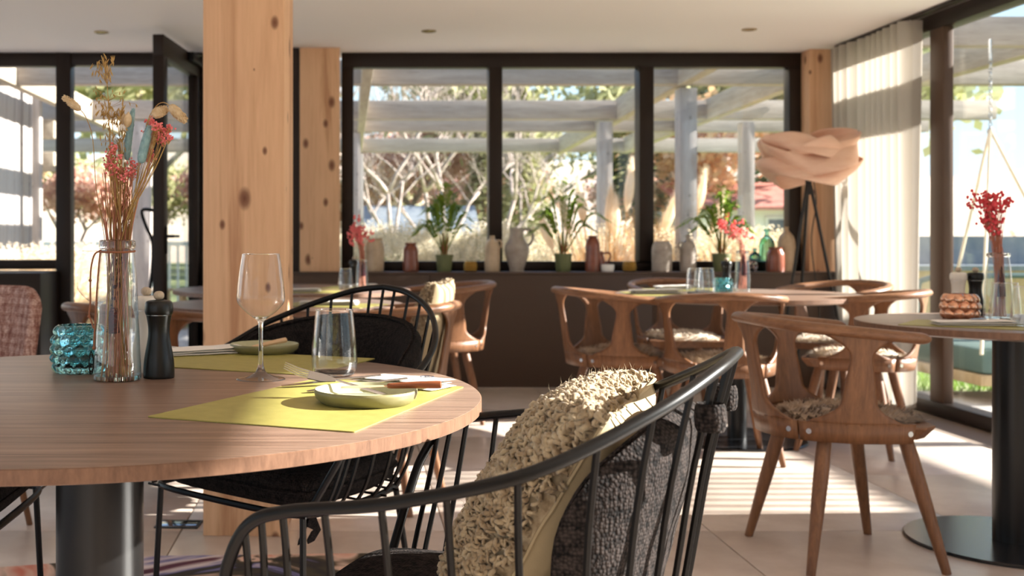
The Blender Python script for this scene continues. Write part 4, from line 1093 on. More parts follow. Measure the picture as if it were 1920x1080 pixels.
def oat(label, pxs, sprays, seed, dy=0.0, sz=1.0):
    rr_ = random.Random(seed)
    t = thing('oat_grass', label, 'dried grass', group=GB)
    st = MB(); sp = MB(); pts = stem_pts(pxs, 0, dy)
    st.tube(pts, .0008, seg=5)
    for (cx, cy_, wx_, wy_, n) in sprays:
        for k in range(n):
            x, y = cx + rr_.uniform(-1, 1) * wx_, cy_ + rr_.uniform(-1, 1) * wy_
            a = min(pts, key=lambda p: (p - vp(cx, cy_ + 14, dy)).length); e = vp(x, y, dy + rr_.uniform(-.02, .02))
            mid = a.lerp(e, .6) + Vector((0, 0, .008 * rr_.random()))
            st.tube([a, mid, e], .0003, seg=3)
            d = Vector((rr_.uniform(-.6, .6), rr_.uniform(-.3, .3), rr_.choice((-1, -1, 1)))).normalized()
            L = .012 * sz * rr_.uniform(.7, 1.2)
            for q in range(2):
                dd = (d + Vector((rr_.uniform(-.25, .25), rr_.uniform(-.25, .25), 0))).normalized()
                sp.tube([e, e + dd * L * .4, e + dd * L], [.0003, .0012 * sz, .0002], seg=4)
    obj('stem', st, M['oat'], t); s_ = obj('spikelets', sp, M['oat'], t); s_['kind'] = 'stuff'
    return t
oat('tallest oat grass rising above the bouquet', [(222, 700), (214, 560), (212, 440), (208, 330), (204, 220), (200, 150), (190, 104)], [(190, 120, 9, 8, 9), (205, 122, 12, 14, 16), (195, 140, 12, 10, 8), (203, 145, 6, 10, 6), (178, 134, 16, 6, 4)], 11)
oat('thin oat grass with sparse dark spikelets', [(226, 700), (218, 560), (216, 440), (212, 330), (205, 240), (203, 180)], [(185, 178, 8, 12, 9), (222, 178, 12, 10, 7), (180, 192, 12, 6, 4), (246, 193, 10, 3, 2)], 12, .015, .8)
oat('curled golden oat grass in the upper middle of the bouquet', [(218, 700), (216, 560), (216, 440), (214, 330), (212, 260), (210, 215)], [(200, 205, 12, 8, 14), (225, 210, 10, 10, 18), (212, 222, 20, 12, 14), (192, 212, 10, 8, 6)], 13, -.005, 1.1)
oat('low golden oat grass behind the left coral spray', [(224, 700), (222, 560), (222, 440), (224, 350), (226, 290), (224, 250)], [(215, 240, 14, 14, 12), (200, 260, 16, 10, 10), (228, 270, 8, 20, 14), (230, 250, 8, 16, 12), (216, 300, 18, 30, 22), (226, 350, 14, 40, 24)], 14, .005)
t = thing('seed_pod', 'cream pod-shaped dried seed head in the upper middle of the bouquet', 'dried pod', group=GB)
obj('stem', MB().tube(stem_pts([(228, 705), (226, 560), (226, 440), (228, 340), (230, 268)], 0, -.005), .0009, seg=5), M['straw'], t)
a_, b__ = vp(238, 236, -.005), vp(241, 211, -.005)
obj('pod', MB().tube([a_.lerp(b__, f) for f in (-.15, 0, .25, .5, .75, 1.05)], [.001, .0055, .0085, .0085, .0065, .001], seg=10).tube([vp(230, 232, .002).lerp(vp(233, 212, .002), f) for f in (0, .3, .6, 1)], [.002, .005, .005, .001], seg=8), M['cream_tail'], t)
# the many thin stalks in the neck and body of the bottle: nobody could count them
rr_ = random.Random(21); mbs = {'straw': MB(), 'pink_stem': MB(), 'oat': MB()}
for k in range(74):
    nk = rr_.choice(('straw', 'pink_stem', 'oat', 'pink_stem'))
    b0 = rr_.uniform(188, 252); n0 = 222 + (rr_.uniform(-1, 1)) * 24; t0 = 222 + (n0 - 222) * 1.35 + rr_.uniform(-8, 8); tp = rr_.uniform(290, 420)
    mbs[nk].tube(stem_pts([(b0, rr_.uniform(700, 716)), ((b0 + n0) / 2 + rr_.uniform(-4, 4), 570), (n0, 440), (t0, tp)], rr_.uniform(-.022, .022), rr_.uniform(-.018, .018), 9), rr_.uniform(.0005, .0011), seg=4)
for nk, mb_ in mbs.items():
    o = obj('dried_stalks', mb_, M[nk]); tag(o, {'straw': 'bundle of thin straw stalks filling the corded glass bottle', 'pink_stem': 'bundle of thin pinkish stalks filling the corded glass bottle', 'oat': 'bundle of thin golden stalks filling the corded glass bottle'}[nk], 'dried stalks', GB, 'stuff')
t = thing('plum_flower', 'dark plum dried flower spike inside the corded glass bottle', 'dried flower', group=GB)
obj('stem', MB().tube(stem_pts([(216, 700), (217, 620), (220, 540), (222, 485)], 0, -.004, 10), .0012, seg=5), M['straw'], t)
mb_ = MB()
for k in range(46):
    f = rr_.random(); px = 213 + 9 * f + rr_.uniform(-6, 6); py = 590 - 105 * f
    mb_.ball(vp(px, py, rr_.uniform(-.01, .008)), rr_.uniform(.0035, .0062), nu=6, nv=4)
obj('florets', mb_, M['plum'], t)
mb_ = MB()
cb_ = vp(213, 626, -.004)
mb_.lathe([(0, 0), (.008, .001)] + [((.0135 - .006 * (k / 24)) * (1 + .1 * (k % 2)) * (1 if k < 22 else .7), .003 + .05 * k / 24) for k in range(25)] + [(0, .055)], c=cb_, seg=18)
obj('cone', mb_, M['plum'], t)

# ------------------------------------------------------------------ dried blooms in the other vases
def bloom_vase(label, blabel, px, py, s, hk, tops, mt, dark=True, seed=1):
    p = T(px, py); p.z = TT
    bottle_vase(label, p, s, False, hk)
    r2 = random.Random(seed)
    t = thing('dried_bunch', blabel, 'dried flowers', (p.x, p.y, TT), group='dried bunches on the rear tables')
    st, bl = MB(), MB()
    h = .281 * hk
    for (dx, dz, rx, rz_, n) in tops:
        for k in range(n):
            e = Vector((dx + r2.gauss(0, .45) * rx, r2.gauss(0, .45) * rx, h + dz + r2.gauss(0, .45) * rz_))
            st.tube(cat_spline([(r2.uniform(-.02, .02), r2.uniform(-.02, .02), .012), (r2.uniform(-.015, .015), r2.uniform(-.015, .015), h), e], 7), .0011, seg=4)
            for q in range(7):
                o = Vector((r2.gauss(0, 1), r2.gauss(0, 1), r2.gauss(0, 1))) * .008
                bl.ball(e + o, r2.uniform(.004, .007), nu=6, nv=4)
    obj('stems', st, M['pink_stem'], t); o = obj('blossoms', bl, M[mt], t); o['kind'] = 'stuff'
    if dark: obj('dark_cone', MB().tube([(.005, -.01, h * .35), (.004, -.01, h * .55), (.003, -.008, h * .8)], [.014, .012, .004], seg=8), M['plum'], t)
    return t
bloom_vase('clear bottle vase on the table with the copper candle holder', 'bright red dried blooms in the vase on the copper candle holder table', 1872, 600, 1.0, .83, [(-.03, .17, .05, .045, 34), (-.015, .11, .03, .04, 14)], 'red_bloom', seed=2)
bloom_vase('clear bottle vase beside the teal candle holder on the table by the window', 'faded coral dried blooms in the vase beside the teal candle holder', 1392, 546, .9, .86, [(-.09, .11, .05, .05, 14), (-.02, .075, .06, .04, 12)], 'pink', seed=3)
bloom_vase('small clear vase on the rear table beside a tumbler', 'fan of coral dried blooms in the small vase on the rear table', 679, 541, .8, .72, [(-.035, .11, .06, .08, 26), (.0, .1, .06, .06, 12)], 'pink', seed=4)

# ------------------------------------------------------------------ the other table tops
for k, (px, py, lab) in enumerate(((1303, 551, 'left one of the two tumblers beside the teal candle holder'), (1324, 550, 'right one of the two tumblers beside the teal candle holder'))):
    tumbler(lab, T(px, py), .95)
tumbler('tumbler at the far end of the glasses on the teal candle holder table', T(1316, 546.5), .9)
tumbler('single tumbler on the rear table behind the big timber column', T(648, 543), .85)
tumbler('tumbler in front of the vase on the copper candle holder table', T(1884, 607), 1.0)
tumbler('tumbler at the right picture edge on the copper candle holder table', T(1925, 613), .95)
candle_holder('teal bubble-glass candle holder on the table by the back window', T(1356, 547.5), M['teal_glass'], .054, .075, 4, 12, .011)
candle_holder('copper bubble-glass candle holder on the table by the glass wall', T(1800, 597.5), M['copper_glass'], .067, .088, 3, 9, .012)
mill('white mill behind the copper candle holder', Vector((T(1797, 591).x, T(1797, 591).y, TT)), M['mill_white'], 1.0)
mill('black mill behind the copper candle holder', Vector((T(1829, 591).x, T(1829, 591).y, TT)), M['mill_black'], 1.0)
mill('black mill behind the teal candle holder on the table by the window', Vector((T(1362, 544).x, T(1362, 544).y, TT)), M['mill_black'], 1.0)
mill('black mill behind the vase on the rear table', Vector((T(664, 539).x, T(664, 539).y, TT)), M['mill_black'], 1.0)
def rect(c, L, Wd, a):
    d = Vector((math.cos(a), math.sin(a), 0)); n = Vector((-d.y, d.x, 0))
    return [c + d * L / 2 + n * Wd / 2, c - d * L / 2 + n * Wd / 2, c - d * L / 2 - n * Wd / 2, c + d * L / 2 - n * Wd / 2]
GM = 'olive-yellow placemats on the rear tables'
slab('placemat', 'olive placemat under the napkin on the copper candle holder table', 'placemat', rect(Vector((T3[0] - .19, T3[1] - .13, 0)), .42, .3, math.radians(-38)), TT, TT + .002, M['mat'], M['mat_edge'], GM)
slab('placemat', 'olive placemat at the left end of the teal candle holder table', 'placemat', rect(Vector((T2[0] - .42, T2[1] - .05, 0)), .42, .3, math.radians(88)), TT, TT + .002, M['mat'], M['mat_edge'], GM)
slab('placemat', 'olive placemat at the back of the teal candle holder table', 'placemat', rect(Vector((T2[0] - .12, T2[1] + .42, 0)), .42, .3, math.radians(8)), TT, TT + .002, M['mat'], M['mat_edge'], GM)
slab('placemat', 'olive placemat on the right of the rear table', 'placemat', rect(Vector((M1[0] + .33, M1[1] + .16, 0)), .42, .3, math.radians(70)), TT, TT + .002, M['mat'], M['mat_edge'], GM)
slab('placemat', 'olive placemat on the left of the rear table', 'placemat', rect(Vector((M1[0] + .06, M1[1] - .34, 0)), .42, .3, math.radians(0)), TT, TT + .002, M['mat'], M['mat_edge'], GM)
slab('placemat', 'olive placemat on the smaller table behind the column', 'placemat', rect(Vector((M2[0] + .2, M2[1] - .12, 0)), .42, .3, math.radians(-25)), TT, TT + .002, M['mat'], M['mat_edge'], GM)
ZN = TT + .0022
GN = 'folded white napkins on the rear tables'
napkin('white napkin on the table with the copper candle holder', (T3[0] - .22, T3[1] - .15, ZN), .24, .09, math.radians(-8), .014, 7, group=GN)
cutlery('fork', 'fork poking out of the napkin on the copper candle holder table', (T3[0] - .22, T3[1] - .15, ZN + .019), (T3[0] - .06, T3[1] - .07, ZN + .013))
napkin('white napkin at the left end of the teal candle holder table', (T2[0] - .42, T2[1] - .03, ZN), .26, .1, math.radians(2), .02, 8, group=GN)
napkin('white napkin at the back of the teal candle holder table', (T2[0] - .2, T2[1] + .42, ZN), .2, .09, math.radians(10), .02, 9, group=GN)
napkin('white napkin at the right end of the rear table', (M1[0] + .37, M1[1] + .16, ZN), .22, .09, math.radians(6), .016, 10, group=GN)
napkin('white napkin at the left of the rear table', (M1[0] + .06, M1[1] - .34, ZN), .22, .09, math.radians(8), .014, 12, group=GN)
napkin('white napkin on the smaller table behind the column', (M2[0] + .2, M2[1] - .12, ZN), .25, .1, math.radians(-6), .016, 11, group=GN)
cutlery('fork', 'fork lying on the napkin on the smaller table behind the column', (M2[0] + .3, M2[1] - .13, ZN + .021), (M2[0] + .12, M2[1] - .1, ZN + .026))

# ------------------------------------------------------------------ the window sill
SY = BW + .11
def sx_(px): return (px - CX) / F * SY
def sz_(py): return EYE - (py - CY) / F * SY - SILL
GS = 'old stoneware pots and bottles on the window sill'
def pot(name, label, cat, px, prof, mt, handle=None, stopper=None, dy=0.0, seg=36, n=36):
    t = thing(name, label, cat, (sx_(px), SY + dy, SILL), group=GS)
    sp = [(max(.001, v.x), v.y) for v in cat_spline([(a, b_, 0) for a, b_ in prof], n)]
    obj('body', MB().lathe([(0, 0)] + sp + [(sp[-1][0] * .8, sp[-1][1]), (sp[-1][0] * .75, sp[-1][1] - .03), (0, sp[-1][1] - .04)], seg=seg), mt, t, ang=60)
    if handle: obj('handle', MB().tube(cat_spline(handle[0], 16), handle[1], seg=8), mt, t)
    if stopper: obj('stopper', MB().lathe(stopper, seg=16), mt, t)
    return t
pot('stoneware_jar', 'large tan stoneware jar at the left end of the sill', 'jar', 703, [(.058, 0), (.062, .02), (.064, .1), (.066, .16), (.058, .2), (.05, .215), (.053, .228), (.055, .232)], M['stone_tan'])
pot('stoneware_jar', 'brown glazed jar with a short neck left of the first palm', 'jar', 770, [(.05, 0), (.054, .01), (.054, .1), (.052, .15), (.042, .175), (.036, .185), (.042, .196), (.042, .2)], M['terracotta'])
pot('stoneware_bottle', 'pale stoneware bottle with a small ear handle in front of the first mullion', 'bottle', 923, [(.05, 0), (.053, .01), (.054, .12), (.053, .17), (.042, .205), (.022, .225), (.017, .235), (.018, .25)], M['stone_tan'], ([(.03, 0, .215), (.058, 0, .212), (.066, 0, .19), (.054, 0, .165)], .008))
pot('stoneware_jug', 'big bulbous grey jug with a tall neck and loop handle', 'jug', 969, [(.05, 0), (.05, .02), (.07, .08), (.085, .14), (.08, .185), (.055, .225), (.047, .26), (.05, .3), (.053, .305)], M['stone_grey'], ([(.045, 0, .29), (.085, 0, .295), (.112, 0, .26), (.105, 0, .21), (.078, 0, .18)], .009))
pot('stoneware_bottle', 'slim reddish-brown bottle right of the middle palm', 'bottle', 1111, [(.046, 0), (.05, .01), (.051, .13), (.049, .19), (.038, .225), (.03, .235), (.034, .248), (.034, .25)], M['terracotta'])
pot('stoneware_jug', 'small brown jug with a big handle behind the slim reddish bottle', 'jug', 1129, [(.03, 0), (.036, .02), (.04, .06), (.034, .1), (.024, .125), (.026, .14)], M['terracotta'], ([(.024, 0, .125), (.07, 0, .128), (.078, 0, .1), (.06, 0, .06), (.038, 0, .05)], .007), dy=.09)
pot('stoneware_jar', 'pale grey stoneware jar right of the second mullion', 'jar', 1241, [(.064, 0), (.068, .01), (.07, .1), (.07, .15), (.062, .19), (.054, .2), (.05, .212)], M['stone_grey'])
pot('stoneware_bottle', 'pale bottle with a thin neck and ear handle left of the right palm', 'bottle', 1290, [(.052, 0), (.055, .01), (.056, .11), (.054, .16), (.04, .2), (.018, .222), (.014, .24), (.016, .256)], M['stone_grey'], ([(-.03, 0, .2), (-.055, 0, .2), (-.066, 0, .18), (-.056, 0, .15)], .008))
pot('stoneware_jar', 'squat brown jar near the right end of the sill', 'jar', 1454, [(.055, 0), (.06, .01), (.06, .1), (.056, .13), (.046, .15), (.046, .165), (.05, .17)], M['terracotta'])
pot('stoneware_bottle', 'tall pale stoneware bottle at the right end of the sill', 'bottle', 1481, [(.055, 0), (.059, .01), (.06, .14), (.06, .19), (.05, .24), (.026, .272), (.016, .285), (.013, .3), (.017, .312)], M['stone_tan'], dy=.06)
def gl_bottle(label, px, h, r, dy):
    t = thing('glass_bottle', label, 'bottle', (sx_(px), SY + dy, SILL), group='green glass bottles on the window sill')
    obj('body', MB().lathe([(0, 0), (r, 0), (r, h * .62), (r * .8, h * .74), (r * .3, h * .84), (r * .28, h * .93), (0, h * .93)], seg=28), M['bottle_green'], t)
    obj('stopper', MB().lathe([(0, h * .93), (r * .4, h * .93), (r * .45, h * .97), (r * .3, h), (0, h)], seg=16), M['bottle_green'], t)
gl_bottle('green glass bottle behind the squat brown jar', 1452, .3, .055, .14)
gl_bottle('dark teal stubby glass bottle right of the right palm', 1427, .16, .042, .12)
candle_holder('golden bubble-glass candle holder between the first palm and the pale bottle', (sx_(882), SY, SILL), M['gold_glass'], .05, .072, 4, 12, .01)
candle_holder('golden bubble-glass candle holder left of the second mullion', (sx_(1180), SY, SILL), M['gold_glass'], .05, .07, 4, 12, .01)
candle_holder('pinkish bubble-glass candle holder between the right palm and the squat jar', (sx_(1409), SY, SILL), M['pink_glass'], .042, .08, 3, 8, .009)
t = thing('tealight_bowl', 'small white bowl in front of the brown jug on the sill', 'bowl', (sx_(1137), SY - .03, SILL))
obj('bowl', MB().lathe([(0, 0), (.04, 0), (.046, .02), (.046, .05), (.042, .05), (.04, .02), (0, .015)], seg=28), M['white'], t); obj('wax', MB().lathe([(0, .015), (.0395, .02), (.0405, .034), (0, .034)], seg=24), M['cream_tail'], t)

def palm(label, plabel, px, pw, ph, fr, seed):
    r2 = random.Random(seed); x = sx_(px)
    t = thing('potted_palm', label, 'potted palm', (x, SY, SILL), group='potted palms on the window sill')
    obj('pot', MB().lathe([(0, 0), (pw * .78, 0), (pw * .8, .004), (pw * .98, ph - .014), (pw * 1.02, ph - .012), (pw * 1.02, ph), (pw * .93, ph), (pw * .9, ph - .015), (0, ph - .016)], seg=36), M['pot_green'], t)
    obj('soil', MB().lathe([(0, ph - .015), (pw * .9, ph - .0155)], seg=24), M['soil'], t)
    z0 = ph - .02
    for k in range(5):
        a = 2 * PI * k / 5 + .4; q = Vector((.016 * math.cos(a), .016 * math.sin(a), z0))
        obj('cane', MB().tube([q, q * 1.0 + Vector((.006 * math.cos(a), .006 * math.sin(a), .09)), q + Vector((.014 * math.cos(a), .014 * math.sin(a), .17))], [.008, .0065, .004], seg=8), M['palm_stem'], t)
    for (ex, ez, ey, L) in fr:
        b0 = Vector((ex * .06, ey * .06, z0 + .03)); e = Vector((ex, ey, ez - abs(ex) * .25))
        mid = Vector((ex * .55, ey * .55, max(ez, z0 + .2) * .92 + .03))
        pts = cat_spline([b0, b0.lerp(mid, .55) + Vector((0, 0, .03)), mid, e], 22)
        mb = MB().tube(pts, [.003 - .0022 * i / 21 for i in range(22)], seg=5)
        for i in range(5, 21):
            for s in (1, -1):
                d = (pts[i + 1] - pts[i]).normalized(); sd = d.cross(Vector((0, 0, 1)))
                sd = sd.normalized() if sd.length > 1e-3 else Vector((1, 0, 0))
                ll = L * math.sin(PI * min(1, .18 + (i - 5) / 17)) * r2.uniform(.8, 1.1)
                dd = (d * .8 + sd * s * .75 + Vector((0, 0, .12))).normalized()
                p0 = pts[i]; p1_ = p0 + dd * ll * .5; p2_ = p0 + dd * ll + Vector((0, 0, -.25 * ll)); wv = dd.cross(Vector((0, 0, 1))).normalized() * .009
                mb.add([p0, p1_ + wv, p2_, p1_ - wv, p1_ + Vector((0, 0, -.002))], [(0, 1, 4), (1, 2, 4), (2, 3, 4), (3, 0, 4)])
        obj('frond', mb, M['palm'], t, ang=180)
    return t
def fronds(seed, n, spread, hi):
    r2 = random.Random(seed); out = []
    for k in range(n):
        f = (k + .5) / n * 2 - 1; ex = f * spread + r2.uniform(-.03, .03)
        ez = hi * (1 - .5 * abs(f) ** 1.6) * r2.uniform(.82, 1.02); ey = r2.uniform(-.12, .06)
        out.append((ex, ez, ey, r2.uniform(.1, .15)))
    return out
palm('potted palm in the left window light', '', 833, .061, .118, fronds(31, 15, .25, .60), 1)
palm('potted palm in the middle window light', '', 1056, .061, .125, fronds(32, 15, .30, .62) + [(.38, .4, -.05, .12), (-.26, .42, -.08, .1)], 2)
palm('potted palm in the right window light', '', 1353, .066, .125, fronds(33, 15, .28, .58) + [(-.38, .36, -.04, .12)], 3)

# ------------------------------------------------------------------ floor lamp
LX, LY, LZ = 2.985, 7.28, 1.545
lp = thing('floor_lamp', 'black tripod floor lamp with a shade of interwoven veneer bands', 'floor lamp', (LX, LY, 0))
hub = Vector((0, 0, 1.36))
for a in (200, 330, 85):
    q = Vector((math.cos(math.radians(a)), math.sin(math.radians(a)), 0))
    obj('leg', MB().tube([hub - q * .02 + Vector((0, 0, .1)), hub + q * .015, q * .16 + Vector((0, 0, .6)), q * .26], [.009, .011, .010, .008], seg=8), M['lamp_black'], lp)
obj('hub', MB().tube([hub + Vector((0, 0, -.05)), hub + Vector((0, 0, .12))], .02, seg=12), M['lamp_black'], lp)
obj('bulb_holder', MB().tube([hub + Vector((0, 0, .1)), hub + Vector((0, 0, .17))], .018, seg=12).ball(hub + Vector((0, 0, .2)), .04), M['white'], lp)
obj('cord', MB().tube(cat_spline([hub + Vector((.02, 0, .1)), hub + Vector((.05, 0, -.1)), hub + Vector((.01, -.02, -.35)), hub + Vector((.05, -.02, -.7)), (.12, -.03, .02), (.3, .05, .008)], 30), .004, seg=6), M['lamp_black'], lp)
def band(zc, phz, amp, wdt, r0, tilt, sq, curl):
    def fn(u, v):
        a = u * 2 * PI; q = 2 * v - 1
        r = r0 * (1 + .06 * math.sin(2 * a + phz + 1)) + .03 * (1 - q * q) - .015
        z = zc + amp * math.sin(2 * a + phz) + q * wdt * .5 + tilt * math.cos(a)
        r += curl * q * math.cos(2 * a + phz)
        return Vector((r * math.cos(a), r * math.sin(a) * sq, z))
    return fn
for (zc, phz, amp, wdt, r0, tilt, curl) in ((.075, .4, .05, .125, .252, .03, .07), (-.005, 2.5, .06, .14, .272, -.02, -.075), (-.085, .9, .04, .125, .258, .01, .07), (.02, 4.3, .055, .11, .232, 0.02, .05)):
    s_ = obj('veneer_band', MB().grid(band(zc, phz, amp, wdt, r0, tilt, .95, curl), 96, 10, cu=True), M['veneer'], lp, loc=(0, 0, LZ), ang=180)
    solidify(s_, .0025)
# ------------------------------------------------------------------ outdoors
terr = struct('terrace', MB().box(-9, 3.8, WY + .1, 13.5, -.25, -.065).box(XR + .1, 5.55, -6, 7.72, -.25, -.065), M['grout'])
pv = MB().box(0, .985, 0, .985, -.07, -.02, .003); pv0 = None
for i in range(-5, 4):
    for j in range(0, 5):
        x, y = -.2 + i, WY + .12 + j
        if pv0 is None: pv0 = obj('paving_slab', pv, M['paving'], terr, loc=(x, y, 0))
        else: link_copy(pv0, terr, (x, y, 0))
for i in range(0, 2):
    for j in range(0, 9): link_copy(pv0, terr, (XR + .15 + i, -1.3 + j, 0))
struct('lawn_ground', MB().box(-60, 90, 13.5, 60, -.4, -.06).box(5.55, 14, -6, 8.1, -.3, -.055), M['lawn'])
struct('garden_ground', MB().box(-60, -5.8, -60, 13.5, -.4, -.06).box(-5.8, 90, -60, -6.0, -.4, -.06).box(-5.8, 3.5, -6.0, -3.35, -.4, -.06).box(14, 90, -6, 13.5, -.4, -.06), M['paving'])
struct('lawn_strip', MB().box(3.8, 14, 8.1, 13.5, -.2, -.05).box(XR + .1, 5.55, 7.72, 8.1, -.2, -.05), M['lawn'])
rr_ = random.Random(5); mb_ = MB()
for k in range(14000):
    x, y = rr_.uniform(3.6, 7.5), rr_.uniform(7.74, 11.5); h = rr_.uniform(.03, .08); a = rr_.uniform(0, PI)
    dx, dy = math.cos(a) * .006, math.sin(a) * .006; lx_, ly_ = rr_.uniform(-.03, .03), rr_.uniform(-.03, .03)
    mb_.add([(x - dx, y - dy, -.05), (x + dx, y + dy, -.05), (x + lx_, y + ly_, h - .05)], [(0, 1, 2)])
o = obj('grass', mb_, M['blade'], smooth=False); tag(o, 'short sunlit grass of the lawn beyond the glass wall', 'grass', kind='stuff')

# pergola: posts, beams along the back window (X) and across (Y)
pg = thing('pergola', 'weathered grey timber pergola over the terrace behind the back window', 'pergola', (0, 0, -.02))
def pbeam(nm, x0, x1, y0, y1, z0, z1, m_): obj(nm, MB().box(x0, x1, y0, y1, z0 + .02, z1 + .02, .006), M[m_], pg)
for y in (9.62, 12.45, 13.9, 17.2): pbeam('beam', -6, 7.2, y, y + .14, 2.35, 2.56, 'weathered')
for x in (.1, -1.2, -2.95): pbeam('cross_beam', x, x + .09, 8.3, 17.3, 2.34, 2.56, 'weathered_y')
ang3 = math.radians(3)
for x in (2.75, 3.75):
    o = obj('cross_beam', MB().box(0, .1, 0, 9.2, 2.36, 2.6, .006), M['weathered_y'], pg, loc=(x, 8.25, 0), rz=-ang3)
for (x, y, w_) in ((.06, 17.2, .16), (2.78, 12.47, .15), (2.84, 9.64, .15), (4.37, 12.47, .14), (-2.42, 12.47, .2), (5.9, 9.64, .18), (.03, 9.65, .13)):
    if x == .03: continue
    obj('post', MB().box(x, x + w_, y - .02, y + .14, 0, 2.34, .006), M['weathered_z'], pg)
obj('post', MB().box(.055, .14, 13.9, 14.0, 0, 2.36, .006), M['weathered_z'], pg)

pr = thing('pergola', 'weathered timber pergola carrying the hanging swing beyond the glass wall', 'pergola', (0, 0, -.02))
for (y, x1) in ((7.68, 9.5), (5.72, 9.0)): obj('beam', MB().box(XR + .25, x1, y, y + .12, 2.37, 2.57, .006), M['weathered'], pr)
obj('cross_beam', MB().box(4.83, 4.95, 3.9, 12, 2.36, 2.6, .006), M['weathered_y'], pr)
obj('cross_beam', MB().box(8.3, 8.4, 3.9, 8.0, 2.36, 2.57, .006), M['weathered_y'], pr)
for (x, y) in ((8.3, 7.7), (8.3, 3.95), (4.83, 11.8)): obj('post', MB().box(x, x + .12, y, y + .12, 0, 2.36, .006), M['weathered_z'], pr)
sl_ = MB().box(XR + .3, 8.6, 0, .024, 2.58, 2.62)
y = 4.3; s0 = None
while y < 5.12:
    if s0 is None: s0 = obj('slat', sl_, M['weathered'], pr, loc=(0, y, 0))
    else: link_copy(s0, pr, (0, y, 0))
    y += .098

# hanging day-bed swing
sw = thing('hanging_swing', 'hanging day-bed swing on white ropes and a chain beyond the glass wall', 'swing', (0, 0, 0))
SYW = 7.5
apex = P(1857, 246, SYW); hook = Vector((apex.x, SYW, 2.34))
obj('hook', MB().tube([hook + Vector((0, 0, .02)), hook - Vector((0, 0, .12))], .012, seg=8), M['chain'], sw)
c = MB(); z = hook.z - .1; k = 0
while z > apex.z:
    for s in range(1):
        pts = []
        for q in range(14):
            a = 2 * PI * q / 14
            e = Vector((math.cos(a) * .010, 0, math.sin(a) * .019)) if k % 2 else Vector((0, math.cos(a) * .010, math.sin(a) * .019))
            pts.append(Vector((apex.x, SYW, z)) + e)
        c.tube(pts, .0035, seg=5, closed=True)
    z -= .03; k += 1
obj('chain', c, M['chain'], sw)
seatz = .30
cors = [P(1795, 560, SYW - .35), P(1890, 560, SYW - .4), Vector((5.25, 7.9, seatz)), Vector((4.05, 8.0, seatz))]
cors = [Vector((3.95, 7.0, seatz)), Vector((4.72, 6.95, seatz)), Vector((5.2, 7.75, seatz)), Vector((4.2, 7.95, seatz))]
for q in cors: obj('rope', MB().tube([apex + Vector((0, 0, .01)), apex.lerp(q, .5), q], .011, seg=8), M['rope'], sw)
obj('ring', MB().tube([apex + Vector((.02 * math.cos(a), 0, .02 * math.sin(a))) for a in [2 * PI * i / 20 for i in range(20)]], .005, seg=6, closed=True), M['chain'], sw)
obj('bed_frame', MB().box(3.95, 5.2, 7.0, 7.9, .10, .17, .01), M['fence_tan'], sw)
obj('mattress', MB().box(3.96, 5.19, 7.01, 7.89, .17, .335, .035), M['swing_green'], sw)
obj('side_rail', MB().tube(cat_spline([(4.0, 7.88, .3), (4.0, 7.88, .66), (4.06, 7.88, .74), (4.3, 7.88, .76), (5.0, 7.88, .76), (5.15, 7.88, .7), (5.15, 7.88, .3)], 40), .02, seg=8), M['tube_green'], sw)

# fence and shed roof beyond the lawn on the right
fn_ = thing('board_fence', 'tan board fence with a slate-coloured top beyond the lawn on the right', 'fence', (0, 0, -.05))
FYY = 13.0; bd = MB().box(0, .235, 0, .025, 0, .70, .002); b0_ = None
x = 5.8
while x < 9.2:
    if b0_ is None: b0_ = obj('board', bd, M['fence_tan'], fn_, loc=(x, FYY, 0))
    else: link_copy(b0_, fn_, (x, FYY, 0))
    x += .24
obj('capping', MB().box(5.7, 9.3, FYY - .1, FYY + .6, .70, .76).box(5.7, 9.3, FYY + .4, FYY + .5, .76, 1.1), M['slate'], fn_)

# timber facade seen through the left glazing: every board a part
fa_ = thing('timber_facade', 'grey weathered facade of upright boards outside the left window', 'facade', (-3.3, 9.6, -.05))
rr_ = random.Random(8); fb0 = [MB().box(-.03, .0, 0, .128, 0, 3.4, .002), MB().box(-.03, .008, 0, .128, 0, 3.4, .002)]
fo = []
for k in range(17):
    v_ = k % 2
    if len(fo) <= v_: o = obj('board', fb0[v_], M['weathered_z'], fa_, loc=(0, k * .13, 0)); fo.append(o)
    else: link_copy(fo[v_], fa_, (rr_.uniform(-.003, .003), k * .13, 0))
obj('backing', MB().box(-.12, -.03, 0, 2.25, 0, 3.4), M['weathered_z'], fa_)
for z in (2.12, 1.78): obj('beam_end', MB().box(-.0, .22, 2.08, 2.26, z, z + .2, .01), M['weathered_y'], fa_)
obj('sun_slat', MB().box(.12, .2, 1.62, 1.72, 0, 3.3, .004), M['weathered_z'], fa_)

